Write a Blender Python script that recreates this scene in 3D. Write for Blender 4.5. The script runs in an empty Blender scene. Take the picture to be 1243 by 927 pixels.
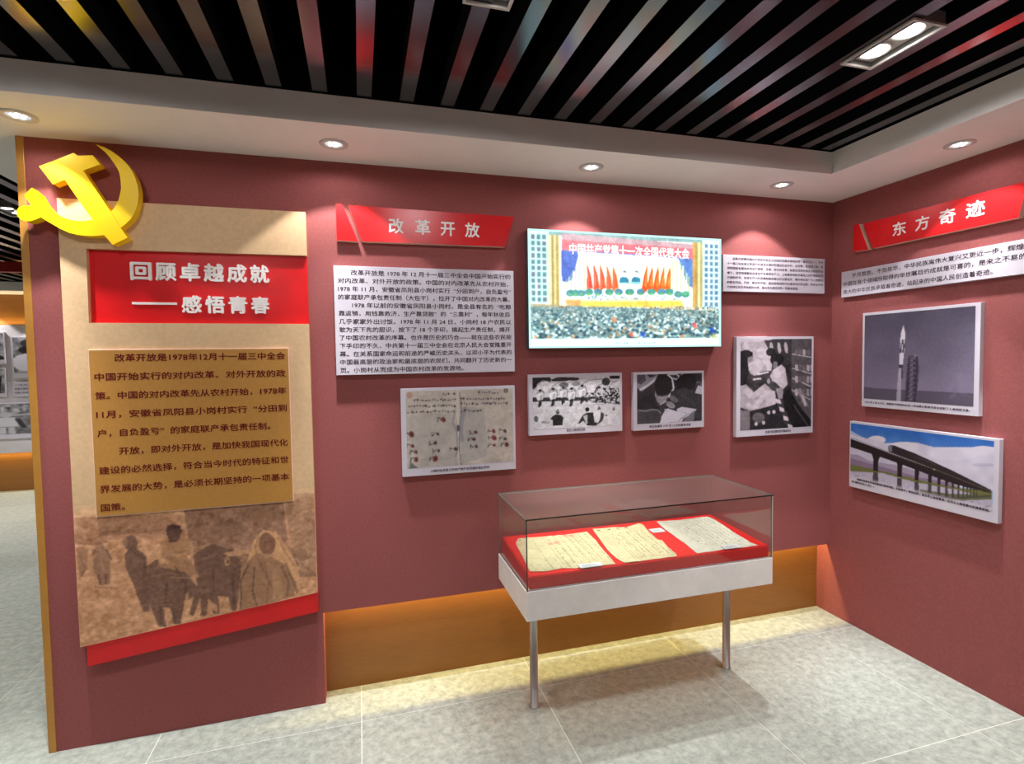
import bpy, bmesh, math, random
import numpy as np
from mathutils import Matrix, Vector

S = bpy.context.scene
COL = S.collection
random.seed(7)
RNG = np.random.default_rng(11)

# ------------------------------------------------------------------ camera
cam_d = bpy.data.cameras.new('camera')
cam_d.sensor_fit = 'HORIZONTAL'
cam_d.sensor_width = 36.0
cam_d.lens = 648.46 / 1243 * 36.0
cam_d.clip_start = 0.05
cam = bpy.data.objects.new('camera', cam_d)
COL.objects.link(cam)
right = Vector((0.96145066, -0.27457309, -0.01490784))
down = Vector((-0.02651164, -0.03859863, -0.99890304))
fwd = Vector((0.2736965, 0.96079122, -0.04439006))
m = Matrix.Identity(4)
for i in range(3):
    m[i][0] = right[i]; m[i][1] = -down[i]; m[i][2] = -fwd[i]
m[0][3], m[1][3], m[2][3] = -0.0221, -2.6882, 1.6634
cam.matrix_world = m
S.camera = cam

# ------------------------------------------------------------------ world, view
w = bpy.data.worlds.new('world'); S.world = w
w.use_nodes = True
w.node_tree.nodes['Background'].inputs[0].default_value = (0.02, 0.02, 0.022, 1)
w.node_tree.nodes['Background'].inputs[1].default_value = 0.3
S.view_settings.view_transform = 'Standard'
S.view_settings.look = 'None'
S.view_settings.gamma = 1.0
S.view_settings.use_curve_mapping = False
S.view_settings.exposure = 0.18
S.cycles.use_denoising = True
S.cycles.max_bounces = 8
S.cycles.diffuse_bounces = 5
S.cycles.transparent_max_bounces = 16
S.cycles.caustics_reflective = False
S.cycles.caustics_refractive = False
S.cycles.sample_clamp_indirect = 4.0

# lamp powers, all in one place
P_DOWN = 21.5      # recessed downlights along the walls
P_GRILLE = 20.0    # each bulb of the twin ceiling lamps
P_STRIP = 16.0     # LED strip above the skirting recess
MID, CORE = 2.0, 5.6   # the beam grows brighter towards its axis
SPILL = 0.09      # weak light outside the main cone
CONE = math.radians(97)

# room
XL, XN, XR = -1.3433, -0.223, 2.839
ZN, DN, HS, HB = 0.4473, 0.0944, 2.60, 2.712
BY, BX = 0.4221, 0.4606
YF, YB, XW = 5.92, -6.0, -7.0

# ------------------------------------------------------------------ helpers
def lin(c):
    return tuple(((v / 255) / 12.92) if v / 255 <= 0.04045 else ((v / 255 + 0.055) / 1.055) ** 2.4 for v in c[:3]) + (1.0,)

MATS = {}
def mat(name, col, rough=0.6, metal=0.0, var=0.0, scale=40.0, bump=0.0, bscale=200.0, spec=0.5, col2=None, emit=0.0, stretch=None):
    if name in MATS: return MATS[name]
    M = bpy.data.materials.new(name); M.use_nodes = True
    nt = M.node_tree; b = nt.nodes['Principled BSDF']
    b.inputs['Base Color'].default_value = lin(col)
    b.inputs['Roughness'].default_value = rough
    b.inputs['Metallic'].default_value = metal
    b.inputs['Specular IOR Level'].default_value = spec
    tc = nt.nodes.new('ShaderNodeTexCoord')
    src = tc.outputs['Object']
    if stretch:
        mp = nt.nodes.new('ShaderNodeMapping'); mp.inputs['Scale'].default_value = stretch
        nt.links.new(src, mp.inputs['Vector']); src = mp.outputs['Vector']
    if var > 0:
        n = nt.nodes.new('ShaderNodeTexNoise'); n.inputs['Scale'].default_value = scale
        n.inputs['Detail'].default_value = 6; n.inputs['Roughness'].default_value = 0.65
        nt.links.new(src, n.inputs['Vector'])
        r = nt.nodes.new('ShaderNodeValToRGB')
        r.color_ramp.elements[0].position = 0.35; r.color_ramp.elements[1].position = 0.68
        c2 = lin(col2) if col2 else lin([min(255, v * (1 + var)) for v in col])
        c1 = lin([v * (1 - var) for v in col])
        r.color_ramp.elements[0].color = c1; r.color_ramp.elements[1].color = c2
        nt.links.new(n.outputs['Fac'], r.inputs['Fac']); nt.links.new(r.outputs['Color'], b.inputs['Base Color'])
    if bump > 0:
        n2 = nt.nodes.new('ShaderNodeTexNoise'); n2.inputs['Scale'].default_value = bscale
        n2.inputs['Detail'].default_value = 2
        nt.links.new(src, n2.inputs['Vector'])
        bp = nt.nodes.new('ShaderNodeBump'); bp.inputs['Strength'].default_value = bump
        bp.inputs['Distance'].default_value = 0.002
        nt.links.new(n2.outputs['Fac'], bp.inputs['Height']); nt.links.new(bp.outputs['Normal'], b.inputs['Normal'])
    if emit > 0:
        b.inputs['Emission Color'].default_value = lin(col); b.inputs['Emission Strength'].default_value = emit
    MATS[name] = M
    return M

red_wall = mat('red_wallcloth', (152, 84, 82), 0.85, var=0.05, scale=90, bump=0.35, bscale=420, spec=0.25)
white_paint = mat('white_paint', (243, 238, 234), 0.8, var=0.015, scale=3, bump=0.1, bscale=300, spec=0.3)
gold_panel = mat('gold_laminate', (146, 96, 44), 0.42, var=0.05, scale=30, stretch=(0.4, 1, 6), spec=0.4)
gold_trim = mat('gold_trim', (190, 134, 60), 0.4, metal=0.15, var=0.03, scale=20, spec=0.4)
void_black = mat('void_black', (9, 9, 11), 0.95, spec=0.1, var=0.02, scale=5)
slat_m = mat('slat_gloss', (112, 111, 116), 0.18, metal=0.85, var=0.04, scale=9, stretch=(1, 0.3, 1))
cream_m = mat('cream_board', (216, 180, 138), 0.6, var=0.03, scale=60, spec=0.3)
red_gloss = mat('red_acrylic', (218, 26, 30), 0.3, var=0.03, scale=10, spec=0.45)
red_fab = mat('red_cloth', (226, 34, 30), 0.8, var=0.05, scale=160, bump=0.3, bscale=700, spec=0.2)
ochre_m = mat('ochre_board', (184, 130, 58), 0.5, var=0.03, scale=60)
pvc = mat('white_foam_board', (204, 196, 206), 0.6, var=0.01, scale=20)
ink = mat('dark_ink', (48, 28, 38), 0.9, spec=0.05, var=0.02, scale=30)
ink_maroon = mat('maroon_ink', (104, 30, 28), 0.9, spec=0.05, var=0.02, scale=30)
silver_letter = mat('silver_letter', (246, 238, 234), 0.5, var=0.02, scale=30)
yellow_m = mat('yellow_plastic', (255, 208, 0), 0.38, var=0.01, scale=5, spec=0.4)
chrome = mat('brushed_steel', (214, 212, 206), 0.36, metal=1.0, var=0.04, scale=60, stretch=(1, 1, 0.1))
tray_m = mat('white_lacquer', (240, 234, 228), 0.45, var=0.02, scale=12)
lamp_white = mat('lamp_trim', (205, 200, 196), 0.45, var=0.01, scale=10)
lamp_refl = mat('lamp_reflector', (225, 222, 218), 0.15, metal=0.9, var=0.01, scale=10)
core_m = mat('pale_core', (232, 196, 176), 0.6, var=0.01, scale=10)

def emission(name, col, s):
    M = bpy.data.materials.new(name); M.use_nodes = True
    nt = M.node_tree; nt.nodes.clear()
    o = nt.nodes.new('ShaderNodeOutputMaterial'); e = nt.nodes.new('ShaderNodeEmission')
    n = nt.nodes.new('ShaderNodeTexNoise'); n.inputs['Scale'].default_value = 60
    mx = nt.nodes.new('ShaderNodeMixRGB'); mx.inputs[1].default_value = lin(col); mx.inputs[2].default_value = lin([v * 0.92 for v in col])
    nt.links.new(n.outputs['Fac'], mx.inputs[0]); nt.links.new(mx.outputs[0], e.inputs[0])
    e.inputs[1].default_value = s
    nt.links.new(e.outputs[0], o.inputs[0])
    return M
bulb_m = emission('bulb_glow', (255, 250, 244), 7.0)
lens_m = emission('lens_glow', (240, 240, 238), 0.8)

def glass_mat(name='clear_glass', haze=0.012):
    M = bpy.data.materials.new(name); M.use_nodes = True
    nt = M.node_tree; nt.nodes.clear()
    o = nt.nodes.new('ShaderNodeOutputMaterial'); t = nt.nodes.new('ShaderNodeBsdfTransparent')
    t.inputs[0].default_value = (0.975, 0.982, 0.972, 1)
    g = nt.nodes.new('ShaderNodeBsdfGlossy'); g.inputs['Roughness'].default_value = 0.02
    g.inputs[0].default_value = (1, 1, 1, 1)
    f = nt.nodes.new('ShaderNodeFresnel'); f.inputs[0].default_value = 1.5
    mx = nt.nodes.new('ShaderNodeMixShader')
    gm = nt.nodes.new('ShaderNodeNewGeometry'); mr = nt.nodes.new('ShaderNodeMapRange')
    mr.inputs[3].default_value = 1.5; mr.inputs[4].default_value = 1 / 1.5      # same reflectance from both sides of the sheet
    nt.links.new(gm.outputs['Backfacing'], mr.inputs[0]); nt.links.new(mr.outputs[0], f.inputs['IOR'])
    nt.links.new(f.outputs[0], mx.inputs[0]); nt.links.new(t.outputs[0], mx.inputs[1]); nt.links.new(g.outputs[0], mx.inputs[2])
    df = nt.nodes.new('ShaderNodeBsdfDiffuse'); df.inputs[0].default_value = (0.62, 0.60, 0.54, 1)  # pale diffuse share stands in for the reflected haze on the glass
    m2 = nt.nodes.new('ShaderNodeMixShader'); m2.inputs[0].default_value = haze
    nt.links.new(mx.outputs[0], m2.inputs[1]); nt.links.new(df.outputs[0], m2.inputs[2])
    nt.links.new(m2.outputs[0], o.inputs[0])
    return M
glass_m = glass_mat()
hazy_m = glass_mat('hazy_glass', 0.035)
glass_edge = mat('glass_edge', (134, 138, 130), 0.15, spec=0.9, var=0.05, scale=30)

def vcol_mat(name, rough=0.5, emit=0.0):
    M = bpy.data.materials.new(name); M.use_nodes = True
    nt = M.node_tree; b = nt.nodes['Principled BSDF']
    a = nt.nodes.new('ShaderNodeAttribute'); a.attribute_name = 'Col'
    b.inputs['Roughness'].default_value = rough
    b.inputs['Specular IOR Level'].default_value = 0.3
    if emit:
        b.inputs['Base Color'].default_value = (0.02, 0.02, 0.02, 1)
        nt.links.new(a.outputs['Color'], b.inputs['Emission Color']); b.inputs['Emission Strength'].default_value = emit
    else:
        nt.links.new(a.outputs['Color'], b.inputs['Base Color'])
    return M
print_m = vcol_mat('printed_photo', 0.45)
paper_m = vcol_mat('old_paper', 0.85)
screen_m = vcol_mat('backlit_film', 0.3, emit=1.6)

def link(name, me, mats, parent=None, loc=None, rot=0.0):
    o = bpy.data.objects.new(name, me); COL.objects.link(o)
    if not isinstance(mats, (list, tuple)): mats = [mats]
    if not me.materials:
        for x in mats: me.materials.append(x)
    if loc is not None: o.location = loc
    if rot: o.rotation_euler = (0, 0, rot)
    if parent: o.parent = parent
    return o

def from_bm(name, bm, mats, parent=None, loc=None, rot=0.0, smooth=False):
    bmesh.ops.recalc_face_normals(bm, faces=bm.faces)
    me = bpy.data.meshes.new(name); bm.to_mesh(me); bm.free()
    if smooth:
        for p in me.polygons: p.use_smooth = True
    return link(name, me, mats, parent, loc, rot)

def bm_box(bm, x0, x1, y0, y1, z0, z1, bev=0.0):
    v = [bm.verts.new((x, y, z)) for x in (x0, x1) for y in (y0, y1) for z in (z0, z1)]
    fs = [(0, 1, 3, 2), (4, 6, 7, 5), (0, 4, 5, 1), (2, 3, 7, 6), (0, 2, 6, 4), (1, 5, 7, 3)]
    faces = [bm.faces.new([v[i] for i in f]) for f in fs]
    if bev > 0:
        ed = {e for f in faces for e in f.edges}
        bmesh.ops.bevel(bm, geom=list(ed), offset=bev, segments=2, affect='EDGES', profile=0.5)

def box(name, x0, x1, y0, y1, z0, z1, mats, parent=None, loc=None, rot=0.0, bev=0.0):
    bm = bmesh.new(); bm_box(bm, x0, x1, y0, y1, z0, z1, bev)
    return from_bm(name, bm, mats, parent, loc, rot)

def bm_prism(bm, pts, y0, y1, side_index=0):
    """outline in (x,z), extruded from y0 (front) to y1 (back)"""
    f = [bm.verts.new((x, y0, z)) for x, z in pts]; b = [bm.verts.new((x, y1, z)) for x, z in pts]
    n = len(pts)
    fr = bm.faces.new(f); bk = bm.faces.new(b[::-1])
    for i in range(n):
        q = bm.faces.new([f[(i + 1) % n], f[i], b[i], b[(i + 1) % n]]); q.material_index = side_index
    bm.normal_update()
    bmesh.ops.triangulate(bm, faces=[fr, bk])

def prism(name, pts, y0, y1, mats, parent=None, loc=None, rot=0.0, side_index=0):
    bm = bmesh.new(); bm_prism(bm, pts, y0, y1, side_index)
    return from_bm(name, bm, mats, parent, loc, rot)

def bm_lathe(bm, prof, n=32, cx=0, cy=0, mi=0):
    rings = []
    for r, z in prof:
        rings.append([bm.verts.new((cx + r * math.cos(2 * math.pi * k / n), cy + r * math.sin(2 * math.pi * k / n), z)) for k in range(n)])
    for a, b in zip(rings, rings[1:]):
        for k in range(n):
            f = bm.faces.new([a[k], a[(k + 1) % n], b[(k + 1) % n], b[k]]); f.material_index = mi; f.smooth = True

def tag(o, label=None, cat=None, group=None, kind=None):
    if label: o['label'] = label
    if cat: o['category'] = cat
    if group: o['group'] = group
    if kind: o['kind'] = kind
    return o

def struct(o): o['kind'] = 'structure'; return o

def empty(name, loc, rot=0.0):
    o = bpy.data.objects.new(name, None); COL.objects.link(o); o.location = loc; o.rotation_euler = (0, 0, rot)
    o.empty_display_size = 0.1
    return o

# ---- lettering: lines of text turned into flat mesh
_tc = bpy.data.curves.new('tmp_text', 'FONT'); _to = bpy.data.objects.new('tmp_text', _tc); COL.objects.link(_to)
_cache = {}
def glyphs(s, bold, depth):
    key = (s, bold, depth)
    if key in _cache: return _cache[key]
    _tc.body = s.replace('“', '  “').replace('”', '”  ') if len(s) > 1 else s; _tc.size = 1.0; _tc.offset = 0.0; _tc.extrude = depth; _tc.resolution_u = 2
    bpy.context.view_layer.update()
    me = bpy.data.meshes.new_from_object(_to.evaluated_get(bpy.context.evaluated_depsgraph_get()))
    n = len(me.vertices); co = np.empty(n * 3); me.vertices.foreach_get('co', co); co = co.reshape(-1, 3)
    polys = [tuple(p.vertices) for p in me.polygons]
    bpy.data.meshes.remove(me)
    if bold:                        # heavier strokes: shifted copies laid over each other
        sh_ = [(0, 0), (bold, 0), (-bold, 0), (0, bold), (0, -bold)] if bold > .012 or depth else [(bold, 0), (-bold, bold * .6), (0, -bold * .6)]
        co = np.concatenate([co + np.array([dx, dy, 0.0008 * i]) for i, (dx, dy) in enumerate(sh_)])
        polys = [tuple(i + n * k for i in p) for k in range(len(sh_)) for p in polys]
    _cache[key] = (co, polys)
    return _cache[key]

def lettering(parent, lines, y, m_, bold=0.006, depth=0.0, name='lettering', split=False):
    """lines: (text, x0, x1, zc, h): h = height of a character; parent-local x, z; front face at y"""
    if split:                       # large characters: one object each
        for s, x0, x1, zc, h in lines:
            n = len(s); stp = (x1 - x0 - (x1 - x0) / n * .88) / max(1, n - 1); wd = (x1 - x0) / n * .88 if n > 1 else x1 - x0
            for k, ch in enumerate(s):
                lettering(parent, [(ch, x0 + k * stp, x0 + k * stp + wd, zc, h)], y, m_, bold, depth, 'character')
        return
    V = []; F = []; off = 0
    for s, x0, x1, zc, h in lines:
        co, polys = glyphs(s, bold, depth / h if depth else 0.0)
        c = co.copy()
        a, b = c[:, 0].min(), c[:, 0].max()
        sx = (x1 - x0) / (b - a) if x1 is not None else h
        px = x0 + (c[:, 0] - a) * sx
        pz = zc + (c[:, 1] - 0.37) * h
        py = y - c[:, 2] * h - (depth if depth else 0)
        V.append(np.stack([px, py, pz], 1)); F += [tuple(i + off for i in p) for p in polys]; off += len(c)
    me = bpy.data.meshes.new(name)
    me.from_pydata(np.concatenate(V).tolist(), [], F); me.update()
    o = link(name, me, m_, parent)
    if name != 'character': o['kind'] = 'stuff'
    return o

# ---- painting: flat print built as a fine grid with a colour per vertex
class Paint:
    def __init__(s, w, h, frame=None, base=(255, 255, 255)):
        """frame: (xl, xr, topL, topR, botL, botR) the print's edges in drawing units"""
        s.w, s.h = w, h
        s.fr = frame or (0, 1, 0, 0, 1, 1)
        s.img = np.zeros((h, w, 3)) + np.array(base, float)
    def uv(s, x, y):
        xl, xr, tl, tr, bl, br = s.fr
        u = (x - xl) / (xr - xl); t = tl + (tr - tl) * u; b = bl + (br - bl) * u
        k = (br - tr) / (bl - tl)
        uu = u * k / ((1 - u) + u * k) if 0 < u < 1 else u
        return uu * s.w, (y - t) / (b - t) * s.h
    def poly(s, pts, c, a=1.0, raw=False):
        P = np.array(pts if raw else [s.uv(*p) for p in pts])
        x0, y0 = np.floor(P.min(0)).astype(int); x1, y1 = np.ceil(P.max(0)).astype(int) + 1
        x0, y0 = max(x0, 0), max(y0, 0); x1, y1 = min(x1, s.w), min(y1, s.h)
        if x0 >= x1 or y0 >= y1: return
        X, Y = np.meshgrid(np.arange(x0, x1) + .5, np.arange(y0, y1) + .5)
        M = np.zeros(X.shape, bool); n = len(P)
        for i in range(n):
            ax, ay = P[i]; bx, by = P[(i + 1) % n]
            if ay == by: continue
            c1 = (ay > Y) != (by > Y)
            M ^= c1 & (X < (bx - ax) * (Y - ay) / (by - ay) + ax)
        R = s.img[y0:y1, x0:x1]
        R[M] = R[M] * (1 - a) + np.array(c, float) * a
    def ell(s, cx, cy, rx, ry, c, a=1.0, rot=0.0, n=14):
        cr, sr = math.cos(rot), math.sin(rot)
        s.poly([(cx + rx * math.cos(t) * cr - ry * math.sin(t) * sr, cy + rx * math.cos(t) * sr + ry * math.sin(t) * cr) for t in [2 * math.pi * k / n for k in range(n)]], c, a)
    def line(s, pts, wd, c, a=1.0):
        for (x0, y0), (x1, y1) in zip(pts, pts[1:]):
            L = math.hypot(x1 - x0, y1 - y0) or 1; nx, ny = -(y1 - y0) / L * wd / 2, (x1 - x0) / L * wd / 2
            s.poly([(x0 + nx, y0 + ny), (x1 + nx, y1 + ny), (x1 - nx, y1 - ny), (x0 - nx, y0 - ny)], c, a)
    def noise(s, amp, cell, mono=True, box=None):
        h, w = s.h, s.w
        gh, gw = max(2, int(h / cell) + 2), max(2, int(w / cell) + 2)
        g = RNG.normal(size=(gh, gw))
        yy = np.linspace(0, gh - 1.001, h); xx = np.linspace(0, gw - 1.001, w)
        yi = yy.astype(int); xi = xx.astype(int); fy = (yy - yi)[:, None]; fx = (xx - xi)[None]
        n = g[yi][:, xi] * (1 - fy) * (1 - fx) + g[yi + 1][:, xi] * fy * (1 - fx) + g[yi][:, xi + 1] * (1 - fy) * fx + g[yi + 1][:, xi + 1] * fy * fx
        if box is not None:
            (x0, y0), (x1, y1) = s.uv(box[0], box[1]), s.uv(box[2], box[3])
            mk = np.zeros((h, w)); mk[max(0, int(y0)):int(y1), max(0, int(x0)):int(x1)] = 1; n = n * mk
        s.img += (n * amp)[..., None]
    def blur(s, k=1):
        for _ in range(k):
            p = np.pad(s.img, ((1, 1), (1, 1), (0, 0)), 'edge')
            s.img = (p[:-2, 1:-1] + p[2:, 1:-1] + p[1:-1, :-2] + p[1:-1, 2:] + 2 * p[1:-1, 1:-1]) / 6
    def gray(s, tint=(1, 1, 1)):
        g = s.img.mean(2, keepdims=True); s.img = g * np.array(tint)
    def linear(s):
        c = np.clip(s.img, 2, 255) / 255
        c = np.where(c <= .04045, c / 12.92, ((c + .055) / 1.055) ** 2.4)
        return np.concatenate([c, np.ones(c.shape[:2] + (1,))], 2).astype(np.float32)

def grid_mesh(name, pos, colors, keep=None):
    """pos (h,w,3), colors (h,w,4)"""
    h, w = pos.shape[:2]
    idx = np.arange(h * w).reshape(h, w)
    q = np.stack([idx[1:, :-1], idx[1:, 1:], idx[:-1, 1:], idx[:-1, :-1]], -1).reshape(-1, 4)
    if keep is not None: q = q[keep[:-1, :-1].ravel()]
    me = bpy.data.meshes.new(name)
    me.vertices.add(h * w); me.vertices.foreach_set('co', pos.reshape(-1).astype(np.float32))
    me.loops.add(q.size); me.loops.foreach_set('vertex_index', q.ravel().astype(np.int32))
    me.polygons.add(len(q)); me.polygons.foreach_set('loop_start', np.arange(0, q.size, 4, dtype=np.int32))
    me.polygons.foreach_set('loop_total', np.full(len(q), 4, dtype=np.int32))
    me.update(calc_edges=True)
    at = me.color_attributes.new('Col', 'FLOAT_COLOR', 'POINT')
    at.data.foreach_set('color', colors.reshape(-1))
    me.validate()
    return me

def print_on(parent, P, x0, x1, z0, z1, y, m_=None, name='photograph'):
    X, Z = np.meshgrid(np.linspace(x0, x1, P.w), np.linspace(z1, z0, P.h))
    pos = np.stack([X, np.full_like(X, y), Z], -1)
    return link(name, grid_mesh(name, pos, P.linear()), m_ or print_m, parent)

def wall_board(name, label, cat, side, u0, u1, z0, z1, t, m_=None, group=None, bev=0.0012):
    """a board hung on the back wall (u = x) or on the right wall (u = -y); local x runs to the right, front faces local -y"""
    uc, zc = (u0 + u1) / 2, (z0 + z1) / 2
    loc, rot = ((uc, 0, zc), 0.0) if side == 'back' else ((XR, -uc, zc), -math.pi / 2)
    if side == 'far': loc, rot = (uc, YF - 0.1, zc), 0.0
    a, b = (u1 - u0) / 2, (z1 - z0) / 2
    o = box(name, -a, a, -t, -0.0004, -b, b, m_ or pvc, None, loc, rot, bev)
    tag(o, label, cat, group)
    return o, uc, zc

# ------------------------------------------------------------------ setting
fl = struct(box('floor', XW, XR, YB, YF, -0.06, -0.0008, mat('grout', (222, 220, 208), 0.7, var=0.04, scale=30)))

def tile_material():
    M = bpy.data.materials.new('stone_tile'); M.use_nodes = True
    nt = M.node_tree; b = nt.nodes['Principled BSDF']
    tc = nt.nodes.new('ShaderNodeNewGeometry')
    n = nt.nodes.new('ShaderNodeTexNoise'); n.inputs['Scale'].default_value = 26; n.inputs['Detail'].default_value = 9; n.inputs['Roughness'].default_value = 0.72
    n.inputs['Distortion'].default_value = 0.25
    nt.links.new(tc.outputs['Position'], n.inputs['Vector'])
    r = nt.nodes.new('ShaderNodeValToRGB'); r.color_ramp.elements[0].position = 0.36; r.color_ramp.elements[1].position = 0.66
    r.color_ramp.elements[0].color = lin((140, 145, 136)); r.color_ramp.elements[1].color = lin((182, 187, 174))
    nt.links.new(n.outputs['Fac'], r.inputs['Fac'])
    oi = nt.nodes.new('ShaderNodeObjectInfo'); hv = nt.nodes.new('ShaderNodeHueSaturation')
    mr = nt.nodes.new('ShaderNodeMapRange'); mr.inputs[3].default_value = 0.96; mr.inputs[4].default_value = 1.05
    nt.links.new(oi.outputs['Random'], mr.inputs[0]); nt.links.new(mr.outputs[0], hv.inputs['Value'])
    nt.links.new(r.outputs['Color'], hv.inputs['Color']); nt.links.new(hv.outputs['Color'], b.inputs['Base Color'])
    b.inputs['Roughness'].default_value = 0.33; b.inputs['Specular IOR Level'].default_value = 0.5
    return M
tile_m = tile_material()
TS, GX, GY = 0.866, -0.056, -0.19
full = None
i0, i1 = math.floor((XW - GX) / TS), math.ceil((XR - GX) / TS)
j0, j1 = math.floor((YB - GY) / TS), math.ceil((YF - GY) / TS)
for i in range(i0, i1):
    for j in range(j0, j1):
        x0, x1 = GX + i * TS + .0018, GX + (i + 1) * TS - .0018
        y0, y1 = GY + j * TS + .0018, GY + (j + 1) * TS - .0018
        cx0, cx1, cy0, cy1 = max(x0, XW), min(x1, XR), max(y0, YB), min(y1, YF)
        if cx1 - cx0 < .01 or cy1 - cy0 < .01: continue
        if cy0 > 0.3 and cx0 > -1.2: continue        # hidden behind the partition
        whole = (cx0, cx1, cy0, cy1) == (x0, x1, y0, y1)
        if whole and full:
            o = bpy.data.objects.new('floor_tile', full); COL.objects.link(o); o.location = ((x0 + x1) / 2, (y0 + y1) / 2, 0); o.parent = fl
        else:
            a, b = (cx1 - cx0) / 2, (cy1 - cy0) / 2
            o = box('floor_tile', -a, a, -b, b, -0.0009, 0, tile_m, fl, ((cx0 + cx1) / 2, (cy0 + cy1) / 2, 0))
            if whole: full = o.data

# back wall: block on the left that reaches the floor, thin sheet over the lit recess
bm = bmesh.new()
bm_box(bm, XL, XN, 0, 0.26, 0, HS)
bm_box(bm, XN, XR, 0, 0.02, ZN, HS)
bm_box(bm, XN, XR, DN + 0.012, 0.26, 0, HS)
bm_box(bm, XN, XR, 0.02, DN + 0.012, 0.60, HS)
wb = struct(from_bm('wall_back', bm, red_wall))
bb = struct(box('baseboard_back', XN, XR, DN, DN + 0.012, 0, 0.60, gold_panel))
t1 = struct(box('trim_1', XL - 0.004, XL + 0.024, -0.004, 0.265, 0, HS, gold_trim, bev=0.002))
struct(box('wall_right', XR, XR + 0.12, YB, YF, 0, 3.3, red_wall))
struct(box('wall_front', XW, XR, YB - 0.12, YB, 0, 3.3, mat('rear_wall_red', (150, 76, 70), 0.85, var=0.05, scale=60)))
struct(box('wall_left', XW - 0.12, XW, YB, YF, 0, 3.3, mat('side_wall_cream', (196, 172, 140), 0.8, var=0.03, scale=20)))
wf = struct(box('wall_far', XW, XR, YF, YF + 0.12, 0, 3.3, gold_panel))
struct(box('ceiling', XW, XR, YB, YF, 3.30, 3.36, void_black))

# lowered white borders of the ceiling
def soffit(name, x0, x1, y0, y1):
    o = struct(box(name, x0, x1, y0, y1, HS, HB, white_paint))
    box('void_lining', x0 + .004, x1 - .004, y0 + .004, y1 - .004, HB + .0005, 3.299, void_black, o)
    return o
soffit('trim_2', XW, XR, -BY, 0.0)
soffit('trim_3', XR - BX, XR, YB, -BY)
soffit('trim_4', -1.69, XR, 0.262, YF)
soffit('trim_5', XW, -1.69, YF - BY, YF)
box('trim_6', XL + .03, XR, 0.0, 0.262, HS + .0005, HB, white_paint)
struct(bpy.data.objects['trim_6'])
struct(box('trim_7', -1.69, XL + .03, 0.0, 0.262, HS, HB, white_paint))
struct(box('trim_8', XW, -1.69, 3.85, 3.93, 2.60, 2.70, mat('red_beam', (150, 16, 20), 0.5, var=0.03, scale=8)))

# ceiling slats, one object each
PITCH, SW = 0.1669, 0.056
ce = bpy.data.objects['ceiling']
def slats(xs, y0, y1, z0, z1):
    me = None
    for x in xs:
        if me is None:
            o = box('ceiling_slat', -SW / 2, SW / 2, 0, y1 - y0, z0, z1, [void_black, slat_m], ce, (x, y0, 0)); me = o.data
            for p in me.polygons:
                if p.normal.z < -.5: p.material_index = 1  # sides stay black: their unlit look is put in as colour
        else:
            o = bpy.data.objects.new('ceiling_slat', me); COL.objects.link(o); o.location = (x, y0, 0); o.parent = ce
xs = [-1.144 + PITCH * k for k in range(-35, 22) if -1.144 + PITCH * k > XW]
xs[-1] = 2.328
slats(xs, YB, -BY, HB + .006, HB + .09)
xs = [-1.80 - PITCH * k for k in range(0, 31)]
slats(xs, 0.0, YF - BY, HB + .006, HB + .09)

# ------------------------------------------------------------------ lamps
def spot(loc, power, cone=CONE, blend=0.12, r=0.022, col=(0.97, 0.98, 1.0), parent=None, tilt=(0, 0)):
    d = bpy.data.lights.new('downlight_beam', 'SPOT'); d.energy = power; d.spot_size = cone; d.spot_blend = blend
    d.shadow_soft_size = r; d.color = col
    o = bpy.data.objects.new('downlight_beam', d); COL.objects.link(o); o.location = loc
    o.rotation_euler = (tilt[0], tilt[1], 0)
    if parent: o.parent = parent
    return o

dl_mesh = {}
def downlight(x, y, label, power=P_DOWN, col=(0.97, 0.98, 1.0), tilt=(0, 0)):
    root = empty('downlight', (x, y, HS)); tag(root, label, 'ceiling light', 'recessed downlights in the white ceiling border')
    if not dl_mesh:
        bm = bmesh.new(); bm_lathe(bm, [(0.060, -0.0002), (0.059, -0.004), (0.053, -0.0062), (0.040, -0.005), (0.036, -0.0008)], 40)
        dl_mesh['ring'] = from_bm('trim_ring', bm, lamp_white, root).data
        bm = bmesh.new(); bm_lathe(bm, [(0.036, -0.0008), (0.030, -0.0012), (0.0001, -0.0016)], 32)
        dl_mesh['lens'] = from_bm('lens', bm, lens_m, root).data
        bm = bmesh.new()
        for k in range(5):
            a = 2 * math.pi * k / 5
            bm_lathe(bm, [(0.0085, -0.0014), (0.0075, -0.004), (0.0001, -0.005)], 12, 0.018 * math.cos(a), 0.018 * math.sin(a))
        dl_mesh['led'] = from_bm('bulb', bm, bulb_m, root).data
    else:
        for n, k in (('trim_ring', 'ring'), ('lens', 'lens'), ('bulb', 'led')):
            link(n, dl_mesh[k], [], root)
    spot((0, 0, -0.012), power, parent=root, col=col, tilt=tilt)
    spot((0, 0, -0.012), power * MID, math.radians(60), 1.0, parent=root, col=col)
    spot((0, 0, -0.012), power * CORE, math.radians(34), 1.0, parent=root, col=col)
    spot((0, 0, -0.012), power * SPILL, math.radians(168), 0.3, 0.03, parent=root, col=col)
    return root
downlight(-1.227, -0.217, 'recessed round downlight above the yellow emblem, far left')
downlight(-0.104, -0.219, 'recessed round downlight above the left red banner on the back wall')
downlight(1.104, -0.221, 'recessed round downlight above the glowing lightbox')
downlight(2.252, -0.215, 'recessed round downlight on the back wall side nearest the room corner')
downlight(2.615, -0.881, 'recessed round downlight over the banner on the right wall')
for y in (-2.05, -3.2):
    spot((2.615, y, HS - 0.012), P_DOWN * 2.8)
for x in (-2.35, -3.5, -4.7):
    spot((x, -0.217, HS - 0.012), P_DOWN * 2.8)
for x in (-2.6, -3.7, -4.8, -5.9):
    spot((x, YF - 0.22, HS - 0.012), P_DOWN * 2.8)

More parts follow.
